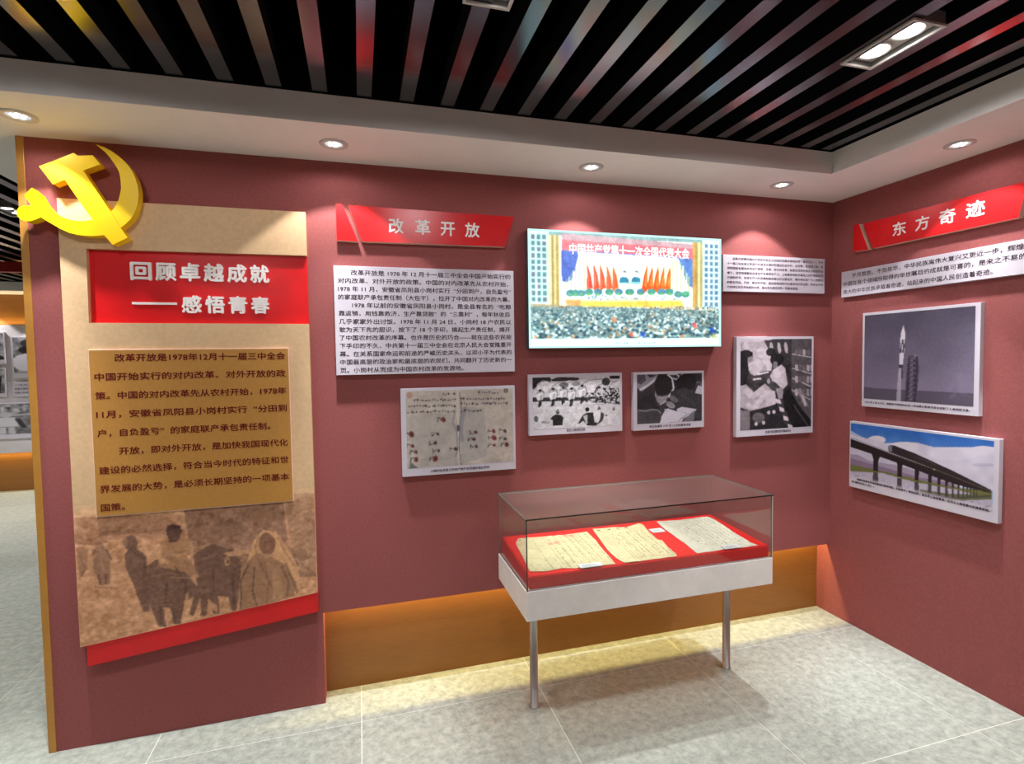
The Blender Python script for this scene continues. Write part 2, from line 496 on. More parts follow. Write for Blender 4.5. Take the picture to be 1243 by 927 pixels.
def grille(x, y, label, power=P_GRILLE, group='twin lamps set between the ceiling slats'):
    """x, y: centre of the long rectangular twin-lamp frame"""
    root = empty('twin_ceiling_lamp', (x, y, HB)); tag(root, label, 'ceiling light', group)
    a, b = 0.0715, 0.135
    bm = bmesh.new()
    for q in ((-a, -a + .008, -b, b), (a - .008, a, -b, b), (-a + .008, a - .008, -b, -b + .008), (-a + .008, a - .008, b - .008, b)):
        bm_box(bm, q[0], q[1], q[2], q[3], -0.004, 0.003)
    from_bm('frame', bm, lamp_white, root)
    bm = bmesh.new()
    for q in ((-a + .004, -a + .007, -b + .004, b - .004), (a - .007, a - .004, -b + .004, b - .004), (-a + .007, a - .007, -b + .004, -b + .007), (-a + .007, a - .007, b - .007, b - .004)):
        bm_box(bm, q[0], q[1], q[2], q[3], 0.0031, 0.045)
    from_bm('housing', bm, mat('housing_grey', (120, 118, 116), .6, var=.02), root)
    box('back_plate', -a + .008, a - .008, -b + .008, b - .008, 0.020, 0.024, lamp_white, root)
    for s in (-1, 1):
        bm = bmesh.new()
        bm_lathe(bm, [(0.053, 0.0195), (0.053, 0.013), (0.048, 0.011), (0.043, 0.018)], 32)
        h = from_bm('lamp_ring', bm, lamp_white, root, (0, s * 0.06, 0))
        bm = bmesh.new(); bm_lathe(bm, [(0.043, 0.017), (0.036, 0.009), (0.02, 0.005), (0.0001, 0.004)], 32)
        from_bm('bulb', bm, bulb_m, h, (0, 0, 0))
        spot((0, s * 0.06, -0.002), power, math.radians(100), 0.5, 0.03, parent=root)
    spot((0, 0, -0.012), power * 0.7, math.radians(174), 0.2, 0.05, parent=root)  # wide spot added to brighten the white ceiling border and wall tops
    return root
grille(1.755, -1.243, 'white twin-lamp ceiling fixture at top right, between the dark slats')
grille(0.369, -1.229, 'white twin-lamp ceiling fixture cut off by the top edge of the view')
grille(-2.28, 1.80, 'twin-lamp ceiling fixture over the passage behind the partition, far left')
for x, y in ((-1.02, -1.24), (-1.02, -3.4), (0.37, -3.4), (1.755, -3.4), (-2.9, -2.4), (-4.6, -2.4)):
    for s in (-1, 1):
        spot((x, y + s * .06, HB + .01), P_GRILLE, math.radians(100), 0.5, 0.03)
    spot((x, y, HB - .012), P_GRILLE * 0.7, math.radians(174), 0.2, 0.05)  # added fill spot, wide enough to reach the ceiling border
for x, y in ((-3.6, 1.9), (-2.9, 4.6), (-4.6, 4.2), (-5.6, 2.0)):
    spot((x, y, HB - .01), P_GRILLE * 4, math.radians(110), 0.5, 0.03)

def strip(x0, x1, y, z, power, rx=0.0, col=(1.0, 0.76, 0.30)):
    d = bpy.data.lights.new('led_strip_light', 'AREA'); d.shape = 'RECTANGLE'; d.size = x1 - x0; d.size_y = 0.012; d.energy = power; d.color = col
    o = bpy.data.objects.new('led_strip_light', d); COL.objects.link(o); o.location = ((x0 + x1) / 2, y, z); o.rotation_euler = (rx, 0, 0)
strip(XN + 0.02, XR - 0.02, 0.056, 0.545, P_STRIP, 0.22)

# ------------------------------------------------------------------ emblem
HAM = [(-1.228, 2.455), (-1.111, 2.519), (-1.096, 2.509), (-1.045, 2.515), (-1.020, 2.481), (-1.08, 2.451), (-0.991, 2.29), (-0.958, 2.226), (-0.935, 2.188), (-0.99, 2.156), (-1.019, 2.195), (-1.078, 2.291), (-1.145, 2.41), (-1.186, 2.389)]
SIC = [(-1.034, 2.561), (-1.006, 2.553), (-0.979, 2.539), (-0.956, 2.522), (-0.936, 2.502), (-0.919, 2.482), (-0.907, 2.459), (-0.898, 2.435), (-0.892, 2.409), (-0.889, 2.384), (-0.890, 2.358), (-0.895, 2.331), (-0.902, 2.306), (-0.911, 2.284), (-0.923, 2.264), (-0.938, 2.247), (-0.954, 2.232), (-0.986, 2.209), (-1.019, 2.195), (-1.059, 2.189), (-1.097, 2.19), (-1.136, 2.197), (-1.169, 2.213), (-1.205, 2.236), (-1.232, 2.256),
       (-1.251, 2.246), (-1.268, 2.238), (-1.286, 2.237), (-1.302, 2.245), (-1.312, 2.259), (-1.313, 2.275), (-1.304, 2.289), (-1.290, 2.297), (-1.272, 2.298), (-1.263, 2.304),
       (-1.284, 2.338), (-1.258, 2.369), (-1.238, 2.35), (-1.219, 2.312), (-1.195, 2.281), (-1.162, 2.26), (-1.125, 2.248), (-1.091, 2.247), (-1.051, 2.256), (-1.016, 2.274), (-0.991, 2.292), (-0.979, 2.306), (-0.97, 2.322), (-0.961, 2.345), (-0.955, 2.369), (-0.951, 2.39), (-0.951, 2.41), (-0.952, 2.433), (-0.955, 2.455), (-0.964, 2.476), (-0.975, 2.495), (-0.987, 2.514), (-1.001, 2.532)]
em = empty('emblem', (-1.10, 0, 2.36)); tag(em, 'yellow hammer-and-sickle emblem on the top left corner of the cream board', 'emblem')
sh = lambda L, ox, oz: [(x - ox, z - oz) for x, z in L]
prism('sickle', sh(SIC, -1.10, 2.36), -0.09, -0.041, yellow_m, em)
prism('hammer', sh(HAM, -1.10, 2.36), -0.0915, -0.0412, yellow_m, em)
for x, z in ((-1.17, 2.43), (-0.93, 2.40), (-1.24, 2.30)):
    box('mounting_pin', x + 1.10 - .008, x + 1.10 + .008, -0.042, -0.0005, z - 2.36 - .008, z - 2.36 + .008, lamp_white, em)

# ------------------------------------------------------------------ tall cream board
CX0, CX1, CZ0, CZ1 = -1.198, -0.243, 0.461, 2.348
cb = empty('display_board', (-0.72, 0, 1.4)); tag(cb, 'tall cream display board with red heading, ochre text and a faded farm photograph', 'display board')
ox, oz = -0.72, 1.4
zb = lambda x: 0.461 + (x + 1.198) / (0.955) * 0.107
# cream sheet with a notch, open to the right, for the red heading
notch = [(CX0, CZ1), (CX1, CZ1), (CX1, 2.150), (-1.105, 2.147), (-1.108, 1.838), (CX1, 1.836), (CX1, zb(CX1)), (CX0, zb(CX0))]
prism('cream_panel', sh(notch, ox, oz), -0.040, -0.0004, cream_m, cb)
hd = prism('heading_panel', sh([(-1.104, 2.1465), (-0.2445, 2.1495), (-0.2445, 1.8365), (-1.1075, 1.8385)], ox, oz), -0.016, -0.0004, red_gloss, cb)
lettering(hd, [('回顾卓越成就', -0.956 - ox, -0.407 - ox, 2.062 - oz, 0.083), ('感悟青春', -0.766 - ox, -0.410 - ox, 1.921 - oz, 0.080)], -0.0162, silver_letter, bold=0.030, depth=0.004, split=True)
box('dash', -0.955 - ox, -0.785 - ox, -0.022, -0.0162, 1.919 - oz, 1.929 - oz, silver_letter, hd)
op = empty('text_panel', (0, 0, 0)); op.parent = cb
bm = bmesh.new(); bm_box(bm, -1.113 - ox, -0.332 - ox, -0.049, -0.0402, 1.016 - oz, 1.726 - oz, 0.0012)
r_ = from_bm('text_panel', bm, core_m, cb)
bpy.data.objects.remove(op)
box('ochre_face', -1.1095 - ox, -0.3355 - ox, -0.0502, -0.0488, 1.0195 - oz, 1.7225 - oz, ochre_m, r_)
OC = ['改革开放是1978年12月十一届三中全会', '中国开始实行的对内改革、对外开放的政', '策。中国的对内改革先从农村开始，1978年', '11月，安徽省凤阳县小岗村实行“分田到', '户，自负盈亏”的家庭联产承包责任制。', '开放，即对外开放，是加快我国现代化', '建设的必然选择，符合当今时代的特征和世', '界发展的大势，是必须长期坚持的一项基本', '国策。']
OX = [(-1.018, -.348), (-1.094, -.348), (-1.094, -.348), (-1.094, -.348), (-1.094, -.42), (-1.018, -.348), (-1.094, -.348), (-1.094, -.348), (-1.094, -1.005)]
lettering(r_, [(s, a - ox, b - ox, 1.690 - 0.0795 * i - oz, 0.034) for i, (s, (a, b)) in enumerate(zip(OC, OX))], -0.0508, ink_maroon, bold=0.02)
ft = prism('footer_panel', sh([(-1.175, zb(-1.175) - .0004), (CX1 + .003, zb(CX1 + .003) - .0004), (CX1 + .003, 0.475), (-1.175, 0.372)], ox, oz), -0.0385, -0.0006, [red_gloss, mat('red_edge', (170, 30, 30), 0.5)], cb, side_index=1)
bpy.context.view_layer.update()

# faded photograph at the foot of the board, drawn in zoom units of a 1208 x 927 detail
def farm():
    k = 3.02
    P = Paint(260, 190, (277, 1165, -60, -90, 497, 300), (206, 170, 130))
    P.fr = (283, 1168, -50, -79, 497, 381)
    g = P.img
    P.poly([(270, -5), (1180, -5), (1180, 520), (270, 520)], (186, 146, 112))
    P.poly([(270, -5), (620, -5), (720, 60), (700, 90), (480, 80), (300, 100), (270, 100)], (164, 126, 98), .8)
    P.poly([(700, -40), (1060, -40), (1070, 120), (1120, 180), (1165, 225), (1168, 240), (880, 250), (720, 130)], (138, 108, 88), .9)
    P.poly([(1060, -60), (1180, -60), (1180, 230), (1110, 225), (1080, 100)], (160, 128, 102), .9)
    P.line([(370, 60), (560, 55), (640, 62)], 18, (148, 112, 88), .5)
    P.noise(10, 5); P.noise(8, 2); P.noise(6, 14)
    dk = (104, 80, 68)
    # walkers far left
    P.poly([(350, 120), (395, 105), (420, 150), (412, 250), (378, 258), (350, 190)], (134, 104, 84), .85)
    P.ell(378, 108, 16, 18, (150, 118, 92), .9)
    P.poly([(290, 110), (335, 115), (325, 200), (296, 230)], (146, 112, 88), .7)
    P.line([(350, 262), (420, 268)], 6, (130, 100, 78), .7)
    # man behind the front ox
    P.poly([(475, 140), (505, 105), (555, 150), (560, 360), (535, 362), (500, 250), (475, 190)], dk, .9)
    P.ell(500, 100, 26, 30, dk, .9)
    # front ox with rider
    P.poly([(540, 200), (590, 165), (690, 170), (740, 225), (735, 300), (690, 330), (672, 408), (645, 408), (640, 345), (612, 345), (618, 420), (590, 415), (560, 330), (535, 280)], dk, .92)
    P.poly([(612, 100), (650, 78), (712, 90), (730, 140), (705, 150), (745, 225), (735, 262), (700, 215), (600, 190), (610, 150)], (158, 122, 90), .9)
    P.line([(600, 190), (660, 150), (720, 140)], 20, (140, 106, 82), .7)
    P.ell(662, 68, 26, 34, (96, 72, 62), 1); P.poly([(632, 60), (640, 38), (686, 38), (690, 55), (700, 62), (640, 72)], (84, 62, 56))
    P.line([(700, 128), (790, 116)], 5, (176, 138, 102), .8)
    # second ox
    P.poly([(730, 150), (800, 110), (880, 140), (905, 190), (895, 260), (880, 360), (862, 360), (852, 310), (815, 305), (818, 372), (796, 372), (780, 310), (768, 380), (748, 378), (752, 305), (722, 380), (706, 372), (740, 260)], dk, .9)
    P.poly([(838, 146), (930, 136), (935, 152), (860, 162)], (186, 148, 112), .9); P.ell(853, 178, 11, 17, (178, 140, 106), 1); P.ell(855, 178, 5, 10, dk)
    P.poly([(780, 318), (810, 340), (812, 370), (786, 350)], (186, 146, 112), .8); P.poly([(690, 300), (705, 290), (706, 350), (690, 360)], (186, 146, 112), .8)
    # woman with head scarf
    P.poly([(950, 105), (985, 66), (1030, 75), (1080, 150), (1105, 210), (1110, 300), (1060, 310), (1020, 240), (960, 170), (920, 190)], (192, 154, 114), .95)
    P.poly([(905, 200), (960, 150), (1010, 165), (1050, 190), (1095, 260), (1085, 310), (890, 370), (886, 300)], (146, 114, 88), .95)
    P.ell(998, 118, 30, 42, (126, 94, 74), 1); P.line([(984, 112), (996, 112)], 4, (90, 66, 56)); P.line([(1006, 110), (1016, 110)], 4, (90, 66, 56)); P.line([(995, 138), (1010, 137)], 3, (98, 70, 58))
    P.line([(962, 170), (1030, 320)], 7, (122, 94, 76), .8); P.line([(1060, 190), (1100, 300)], 8, (112, 86, 70), .7); P.line([(905, 205), (888, 360)], 4, (178, 142, 108), .8)
    P.poly([(1010, 230), (1040, 235), (1050, 320), (1010, 330)], (170, 136, 104), .7)
    dk2, lt = (88, 66, 58), (196, 158, 120)
    for pts, wd, c in (([(505, 130), (545, 160), (556, 240)], 6, dk2), ([(520, 120), (540, 110)], 8, (150, 116, 90)), ([(560, 230), (640, 215), (700, 230)], 5, (132, 104, 84)), ([(600, 190), (560, 205), (552, 240)], 12, (120, 94, 78)),
                       ([(614, 110), (604, 160), (640, 178)], 14, (186, 148, 110)), ([(722, 100), (730, 130), (690, 150), (650, 150)], 12, (182, 144, 106)), ([(650, 100), (668, 140)], 4, (128, 98, 74)), ([(690, 165), (720, 200), (742, 240)], 26, (152, 118, 90)),
                       ([(660, 190), (700, 262)], 5, dk2), ([(628, 250), (620, 330)], 8, dk2), ([(700, 250), (690, 320)], 6, dk2), ([(640, 345), (655, 400)], 8, dk2), ([(600, 340), (602, 410)], 8, dk2), ([(640, 232), (735, 238)], 3, lt),
                       ([(760, 170), (820, 150), (880, 190)], 6, (128, 100, 82)), ([(800, 200), (800, 290)], 8, dk2), ([(870, 220), (872, 340)], 8, dk2), ([(930, 190), (900, 250), (896, 350)], 6, dk2), ([(950, 200), (940, 290), (955, 350)], 5, dk2),
                       ([(985, 180), (1000, 260), (985, 340)], 5, (122, 94, 74)), ([(1045, 200), (1070, 260), (1060, 310)], 9, (112, 86, 70)), ([(970, 90), (955, 130), (962, 160)], 5, (150, 116, 88)), ([(1035, 95), (1060, 150), (1090, 200)], 6, (156, 120, 90)), ([(1000, 72), (1040, 110), (1050, 160)], 4, (210, 172, 130)),
                       ([(360, 140), (340, 180), (352, 200)], 7, (176, 140, 108)), ([(405, 120), (424, 160)], 6, dk2), ([(380, 150), (392, 200)], 6, (170, 134, 104)), ([(300, 140), (318, 190), (306, 220)], 6, (120, 92, 76)), ([(370, 215), (376, 255)], 8, dk2), ([(400, 215), (398, 252)], 8, dk2), ([(300, 95), (350, 100), (410, 92)], 5, (128, 98, 78))):
        P.line(pts, wd, c, .75)
    for x, y, rx, ry, c in ((735, 240, 14, 18, lt), (744, 244, 8, 11, dk2), (614, 172, 14, 10, lt), (648, 96, 8, 6, dk2), (1000, 128, 5, 9, (150, 114, 88)), (998, 160, 18, 8, (166, 130, 100)), (520, 170, 26, 14, (124, 98, 80)), (478, 92, 10, 22, (150, 118, 92)), (1080, 120, 20, 16, (178, 142, 110)), (1120, 160, 18, 26, (140, 110, 88)), (1000, 20, 60, 24, (150, 118, 92)), (860, 60, 70, 30, (128, 100, 82))):
        P.ell(x, y, rx, ry, c, .7)
    P.noise(7, 1.6); P.noise(5, 4)
    for _ in range(70):
        x = random.uniform(290, 1150); y = random.uniform(280, 490); P.line([(x, y), (x + random.uniform(20, 70), y - random.uniform(0, 8))], 4, (160, 122, 94), .3)
    P.blur(1)
    cream = np.array((216, 180, 138), float)
    v = np.linspace(0, 1, P.h)[:, None, None]; f = np.clip((v + 0.03) / 0.13, 0, 1)
    P.img = cream * (1 - f) + P.img * f * np.array((1.12, 1.05, 1.02))
    return P
P = farm()
X = np.linspace(CX0 + .001, CX1 - .001, P.w)[None, :].repeat(P.h, 0)
Zr = np.linspace(1.07, 0.461, P.h)[:, None].repeat(P.w, 1)
Zc = np.maximum(Zr, 0.4615 + (X + 1.198) / 0.955 * 0.107)
pos = np.stack([X - ox, np.full_like(X, -0.0406), Zc - oz], -1)
keep = np.vstack([Zr[:-1] > Zc[1:] - 0.004, np.zeros((1, P.w), bool)])
link('photograph', grid_mesh('photograph', pos, P.linear(), keep), print_m, cb)

# ------------------------------------------------------------------ section banners
def banner(name, label, side, u0, segs, z0, z1, txts, t=0.032):
    uc, zc = segs[1][0][0], (z0 + z1) / 2
    loc, rot = ((uc, 0, zc), 0.0) if side == 'back' else ((XR, -uc, zc), -math.pi / 2)
    root = empty(name, loc, rot); tag(root, label, 'sign')
    for nm, seg in zip(('end_panel', 'main_panel'), segs):
        q = prism(nm, [(a - uc, b - zc) for a, b in seg], -t, -0.0005, [red_gloss, core_m], root, side_index=1)
        if nm == 'main_panel':
            lettering(q, [(s, a - uc, b - uc, z - zc, h) for s, a, b, z, h in txts], -t - 0.0006, silver_letter, bold=0.022, split=True)
    return root
banner('section_banner', 'red slanted heading banner with four characters on the back wall', 'back', 0,
       [[(-0.108, 2.396), (-0.079, 2.395), (-0.013, 2.226), (-0.108, 2.228)], [(-0.053, 2.394), (0.758, 2.386), (0.709, 2.232), (0.005, 2.228)]], 2.23, 2.39,
       [('改', 0.130, 0.202, 2.308, .076), ('革', 0.256, 0.330, 2.308, .076), ('开', 0.380, 0.452, 2.308, .076), ('放', 0.502, 0.577, 2.307, .076)])
banner('section_banner', 'red slanted heading banner with four characters on the right wall', 'right', 0,
       [[(0.174, 2.420), (0.209, 2.416), (0.272, 2.257), (0.175, 2.262)], [(0.236, 2.412), (1.030, 2.403), (0.999, 2.253), (0.30, 2.257)]], 2.257, 2.41,
       [('东', 0.416, 0.492, 2.332, .076), ('方', 0.540, 0.613, 2.332, .076), ('奇', 0.660, 0.738, 2.335, .076), ('迹', 0.784, 0.866, 2.338, .078)])

# ------------------------------------------------------------------ text panels
tb, uc, zc = wall_board('text_board', 'large square white text panel covered in black characters below the left banner', 'text panel', 'back', -0.128, 0.752, 1.595, 2.111, 0.028)
T1 = ['改革开放是 1978 年 12 月十一届三中全会中国开始实行的', '对内改革、对外开放的政策。中国的对内改革先从农村开始，', '1978 年 11 月，安徽省凤阳县小岗村实行“分田到户，自负盈亏”', '的家庭联产承包责任制（大包干），拉开了中国对内改革的大幕。', '1978 年以前的安徽省凤阳县小岗村，是全县有名的“吃粮', '靠返销，用钱靠救济，生产靠贷款”的“三靠村”，每年秋收后', '几乎家家外出讨饭。1978 年 11 月 24 日，小岗村 18 户农民以', '敢为天下先的胆识，按下了 18 个手印，搞起生产责任制，揭开', '了中国农村改革的序幕。也许是历史的巧合——就在这些农民按', '下手印的不久，中共第十一届三中全会在北京人民大会堂隆重开', '幕。在关系国家命运和前途的严峻历史关头，以邓小平为代表的', '中国最高层的政治家和最底层的农民们，共同翻开了历史新的一', '页。小岗村从而成为中国农村改革的发源地。']
xs0 = [-0.050, -0.110, -0.110, -0.110, -0.048] + [-0.110] * 8
xs1 = [0.736, 0.722, 0.736, 0.730, 0.736, 0.730, 0.736, 0.730, 0.736, 0.736, 0.736, 0.736, 0.482]
lettering(tb, [(s, a - uc, b - uc, 2.080 - i * 0.0385 - zc, 0.0265) for i, (s, a, b) in enumerate(zip(T1, xs0, xs1))], -0.0285, ink, bold=0.012)
tb, uc, zc = wall_board('text_board', 'small wide white text panel right of the lightbox, dense tiny print', 'text panel', 'back', 2.016, 2.750, 2.033, 2.245, 0.028)
T2 = ['改革开放是中国共产党在社会主义初级阶段基本路线的两个基本点之一，中共', '十一届三中全会以来进行社会主义现代化建设的总方针、总政策，是强国之路，是', '党和国家发展进步的活力源泉。改革，即对内改革，就是在坚持社会主义制度的前', '提下，自觉地调整和改革生产关系同生产力、上层建筑同经济基础之间不相适应的', '方面和环节，促进生产力的发展和各项事业的全面进步，更好地实现广大人民群众', '的根本利益。开放，即对外开放，是加快我国现代化建设的必然选择，符合当今时', '代的特征和世界发展的大势，是必须长期坚持的一项基本国策。']
lettering(tb, [(s, (2.080 if i == 0 else 2.043) - uc, (2.737 if i < 6 else 2.553) - uc, 2.222 - i * 0.0272 - zc, 0.0165) for i, s in enumerate(T2)], -0.0285, ink, bold=0.012)
tb, uc, zc = wall_board('text_board', 'long white text strip under the banner on the right wall, three lines', 'text panel', 'right', 0.092, 1.085, 2.002, 2.155, 0.028)
T3 = ['岁月悠悠，不负年华，中华民族离伟大复兴又更近一步，辉煌的', '中国在各个领域所取得的举世瞩目的成就是可喜的，是来之不易的。', '伟大的中华民族承载着奇迹，站起来的中国人民创造着奇迹。']
lettering(tb, [(T3[0], 0.165 - uc, 1.052 - uc, 2.124 - zc, 0.0285), (T3[1], 0.106 - uc, 1.045 - uc, 2.080 - zc, 0.0285), (T3[2], 0.106 - uc, 0.902 - uc, 2.032 - zc, 0.0285)], -0.0285, ink, bold=0.012)

# ------------------------------------------------------------------ photo boards
def photo_board(label, side, u0, u1, z0, z1, P, px, caps, t=0.028, group='mounted photographs'):
    o, uc, zc = wall_board('photo_board', label, 'photo', side, u0, u1, z0, z1, t, None, group)
    print_on(o, P, px[0] - uc, px[1] - uc, px[2] - zc, px[3] - zc, -t - 0.0006)
    if caps: lettering(o, [(s, a - uc, b - uc, z - zc, h) for s, a, b, z, h in caps], -t - 0.0011, ink, bold=0.022, name='caption')
    return o

W_, K_ = (232, 226, 230), (30, 26, 32)
def rnd(a, b): return random.uniform(a, b)

# handwritten contract with red fingerprints (drawn in zoom units 1187 x 927)
P = Paint(190, 140, (98, 1062, 105, 88, 803, 745), (186, 174, 164))
P.noise(7, 16); P.noise(6, 5); P.noise(4, 1.5)
P.poly([(130, 330), (320, 300), (520, 320), (560, 800), (220, 800), (130, 500)], (158, 154, 152), .35)
P.poly([(590, 250), (800, 260), (830, 600), (820, 700), (590, 760)], (150, 148, 150), .4)
P.line([(568, 95), (566, 400), (568, 800)], 12, (206, 196, 186), .8)
P.line([(585, 120), (600, 260), (580, 420), (572, 600), (585, 780)], 9, (92, 92, 108), .7)
P.line([(540, 300), (520, 380), (550, 470), (560, 620), (535, 700)], 16, (120, 122, 132), .6)
P.line([(640, 250), (610, 330), (590, 440), (600, 560)], 34, (112, 116, 128), .45)
P.ell(566, 440, 14, 30, (60, 58, 76), .8)
for y, xa, xb in ((185, 180, 545), (180, 600, 995), (240, 130, 560), (225, 600, 750), (220, 785, 1015), (295, 120, 210), (288, 235, 550), (285, 600, 795), (135, 440, 550), (125, 760, 945)):
    x = xa
    while x < xb:
        wd = rnd(10, 24); P.ell(x, y + rnd(-6, 6), wd / 2, rnd(6, 12), (58, 52, 62), rnd(.5, .95), rnd(-1, 1)); x += wd + rnd(4, 12)
P.ell(1000, 110, 20, 20, (60, 54, 56), .8); P.ell(1000, 110, 8, 8, (180, 170, 160))
P.ell(135, 140, 30, 30, (168, 110, 90), .5)
for x, y, r, c in ((435, 362, 34, (150, 62, 40)), (145, 490, 38, (124, 40, 38)), (150, 595, 24, (128, 52, 46)), (180, 650, 26, (150, 84, 76)), (182, 718, 32, (128, 54, 52)), (355, 712, 38, (134, 42, 28)), (357, 570, 24, (96, 40, 40)), (385, 640, 20, (110, 70, 66)), (380, 490, 20, (84, 44, 48)), (540, 625, 26, (100, 52, 48)), (722, 478, 24, (132, 54, 52)), (705, 540, 24, (104, 44, 46)), (725, 605, 22, (104, 70, 72)), (884, 470, 24, (138, 44, 44)), (888, 530, 34, (172, 60, 62)), (885, 595, 20, (120, 72, 72)), (1000, 590, 30, (118, 44, 34)), (985, 470, 22, (76, 56, 54)), (985, 540, 20, (80, 62, 60))):
    P.ell(x, y, r * .8, r * .62, [v * .8 for v in c], .8, rnd(0, 2), 9); P.ell(x + 4, y + 3, r * .5, r * .3, (60, 34, 36), .5)
    P.line([(x - 55, y + rnd(-20, 20)), (x - 40, y + rnd(-20, 20)), (x - 20, y + rnd(-25, 25))], 7, (52, 48, 58), .8)
    P.line([(x - 48, y - 20), (x - 52, y + 25)], 6, (52, 48, 58), .7)
    P.line([(x + 5, y - 18), (x + 15, y + 14)], 6, (60, 44, 50), .6)
P.poly([(118, 800), (130, 740), (205, 800)], (88, 92, 96), .8)
P.blur(1)
photo_board('colour photo board of a handwritten contract dotted with red fingerprints', 'back', 0.168, 0.750, 1.086, 1.522, P, (0.192, 0.738, 1.126, 1.508),
            [('小岗村社员签订的包产到户生死契约按红手印', 0.305, 0.608, 1.106, .0145)], group=None)

# villagers working beside heaps (zoom units 1243 x 861)
P = Paint(190, 118, (105, 1122, 120, 112, 712, 660), (206, 200, 206))
P.poly([(100, 110), (320, 110), (330, 180), (240, 160), (160, 230), (100, 260)], (46, 44, 46)); P.poly([(320, 150), (420, 120), (650, 130), (660, 160), (400, 190)], (52, 48, 52))
P.poly([(100, 300), (170, 190), (230, 155), (330, 170), (460, 165), (600, 160), (720, 150), (900, 140), (1130, 140), (1130, 350), (100, 360)], (216, 210, 214))
P.noise(10, 6, box=(105, 180, 1120, 400)); P.noise(12, 2.5, box=(105, 180, 1120, 400))
for pts in ([(110, 290), (160, 215), (215, 165), (270, 158), (330, 185)], [(300, 300), (350, 215), (420, 178), (490, 175)], [(480, 250), (520, 190), (590, 165), (660, 175)], [(640, 260), (700, 200), (760, 165), (850, 150), (930, 150)], [(830, 290), (880, 220), (940, 190)], [(980, 260), (1040, 190), (1110, 165)]):
    P.line(pts, 9, (118, 112, 118), .7)
for _ in range(60):
    x = rnd(130, 1100); y = rnd(190, 330); P.line([(x, y), (x + rnd(-14, 14), y + rnd(14, 34))], 4, (150, 144, 150), .5)
P.ell(965, 180, 48, 44, (60, 56, 60)); P.poly([(1005, 110), (1120, 110), (1120, 150), (1010, 150)], (44, 42, 46))
P.poly([(100, 345), (700, 350), (1120, 320), (1120, 430), (700, 385), (100, 395)], (50, 46, 50))
for _ in range(260):
    x = rnd(720, 1120); y = rnd(240 if x > 850 else 300, 430); P.ell(x, y, rnd(6, 16), rnd(6, 14), random.choice([(30, 28, 32), (40, 36, 42), (214, 208, 214), (190, 184, 190)]), .95)
P.poly([(100, 395), (600, 385), (1120, 440), (1120, 720), (100, 720)], (210, 204, 208)); P.noise(6, 8, box=(105, 400, 1120, 700))
P.line([(150, 445), (700, 440), (1000, 425)], 7, (150, 144, 150), .6)
for x, y, sc in ((195, 330, 1.0), (350, 320, 1.05), (470, 300, 1.0), (565, 320, 1.1), (690, 290, 1.1)):
    P.ell(x + 4, y - 4, 50 * sc, 70 * sc, (112, 106, 112), .75, .2); P.ell(x, y, 42 * sc, 60 * sc, (228, 222, 228), 1, .2); P.ell(x + 12, y + 14, 14, 36, (150, 144, 150), .6, .3); P.line([(x - 26, y - 26), (x - 36, y + 30)], 10, (226, 220, 226)); P.line([(x + 26, y - 20), (x + 42, y + 6), (x + 30, y + 34)], 9, (206, 200, 206))
    P.ell(x + 2, y - 62 * sc, 17, 17, (38, 34, 38)); P.line([(x - 5, y + 50), (x - 14, y + 130)], 19, (34, 30, 34)); P.line([(x + 15, y + 45), (x + 6, y + 115)], 16, (36, 32, 36)); P.line([(x - 30, y - 30), (x + 40, y - 50)], 7, (70, 64, 70), .8)
P.ell(480, 210, 55, 30, (92, 86, 92), .8); P.ell(620, 200, 50, 25, (120, 114, 120), .7)
P.poly([(345, 560), (380, 540), (430, 545), (465, 575), (460, 660), (345, 665)], (36, 34, 36)); P.poly([(318, 585), (350, 550), (372, 600), (330, 600)], (40, 36, 40)); P.poly([(440, 550), (474, 575), (462, 600)], (40, 38, 40)); P.ell(402, 510, 20, 24, (48, 44, 48)); P.ell(398, 505, 26, 8, (140, 132, 138))
P.poly([(640, 640), (690, 555), (745, 520), (815, 520), (830, 625), (870, 640), (840, 668), (740, 662), (700, 610), (660, 640)], (44, 40, 44)); P.ell(748, 485, 24, 24, (34, 30, 34)); P.poly([(700, 560), (748, 540), (752, 640), (730, 650)], (184, 178, 184))
P.ell(885, 560, 48, 62, (220, 214, 220)); P.poly([(905, 510), (940, 540), (930, 600), (860, 660), (895, 590)], (58, 54, 58)); P.poly([(865, 490), (880, 445), (905, 480)], (90, 84, 88))
P.ell(145, 590, 26, 36, (100, 94, 98)); P.ell(965, 552, 12, 9, (60, 54, 58)); P.poly([(1035, 495), (1048, 455), (1065, 495)], (80, 74, 78)); P.ell(260, 625, 60, 22, (176, 170, 176)); P.line([(210, 625), (310, 632)], 5, (110, 104, 108))
P.noise(9, 2.2); P.noise(7, 5); P.blur(1); P.gray((1.0, .98, 1.0))
photo_board('black-and-white photo board of villagers working a field beside pale straw heaps', 'back', 0.827, 1.366, 1.254, 1.576, P, (0.847, 1.351, 1.287, 1.560),
            [('昔日小岗村的村民', 1.036, 1.144, 1.2735, .0155)], group=None)

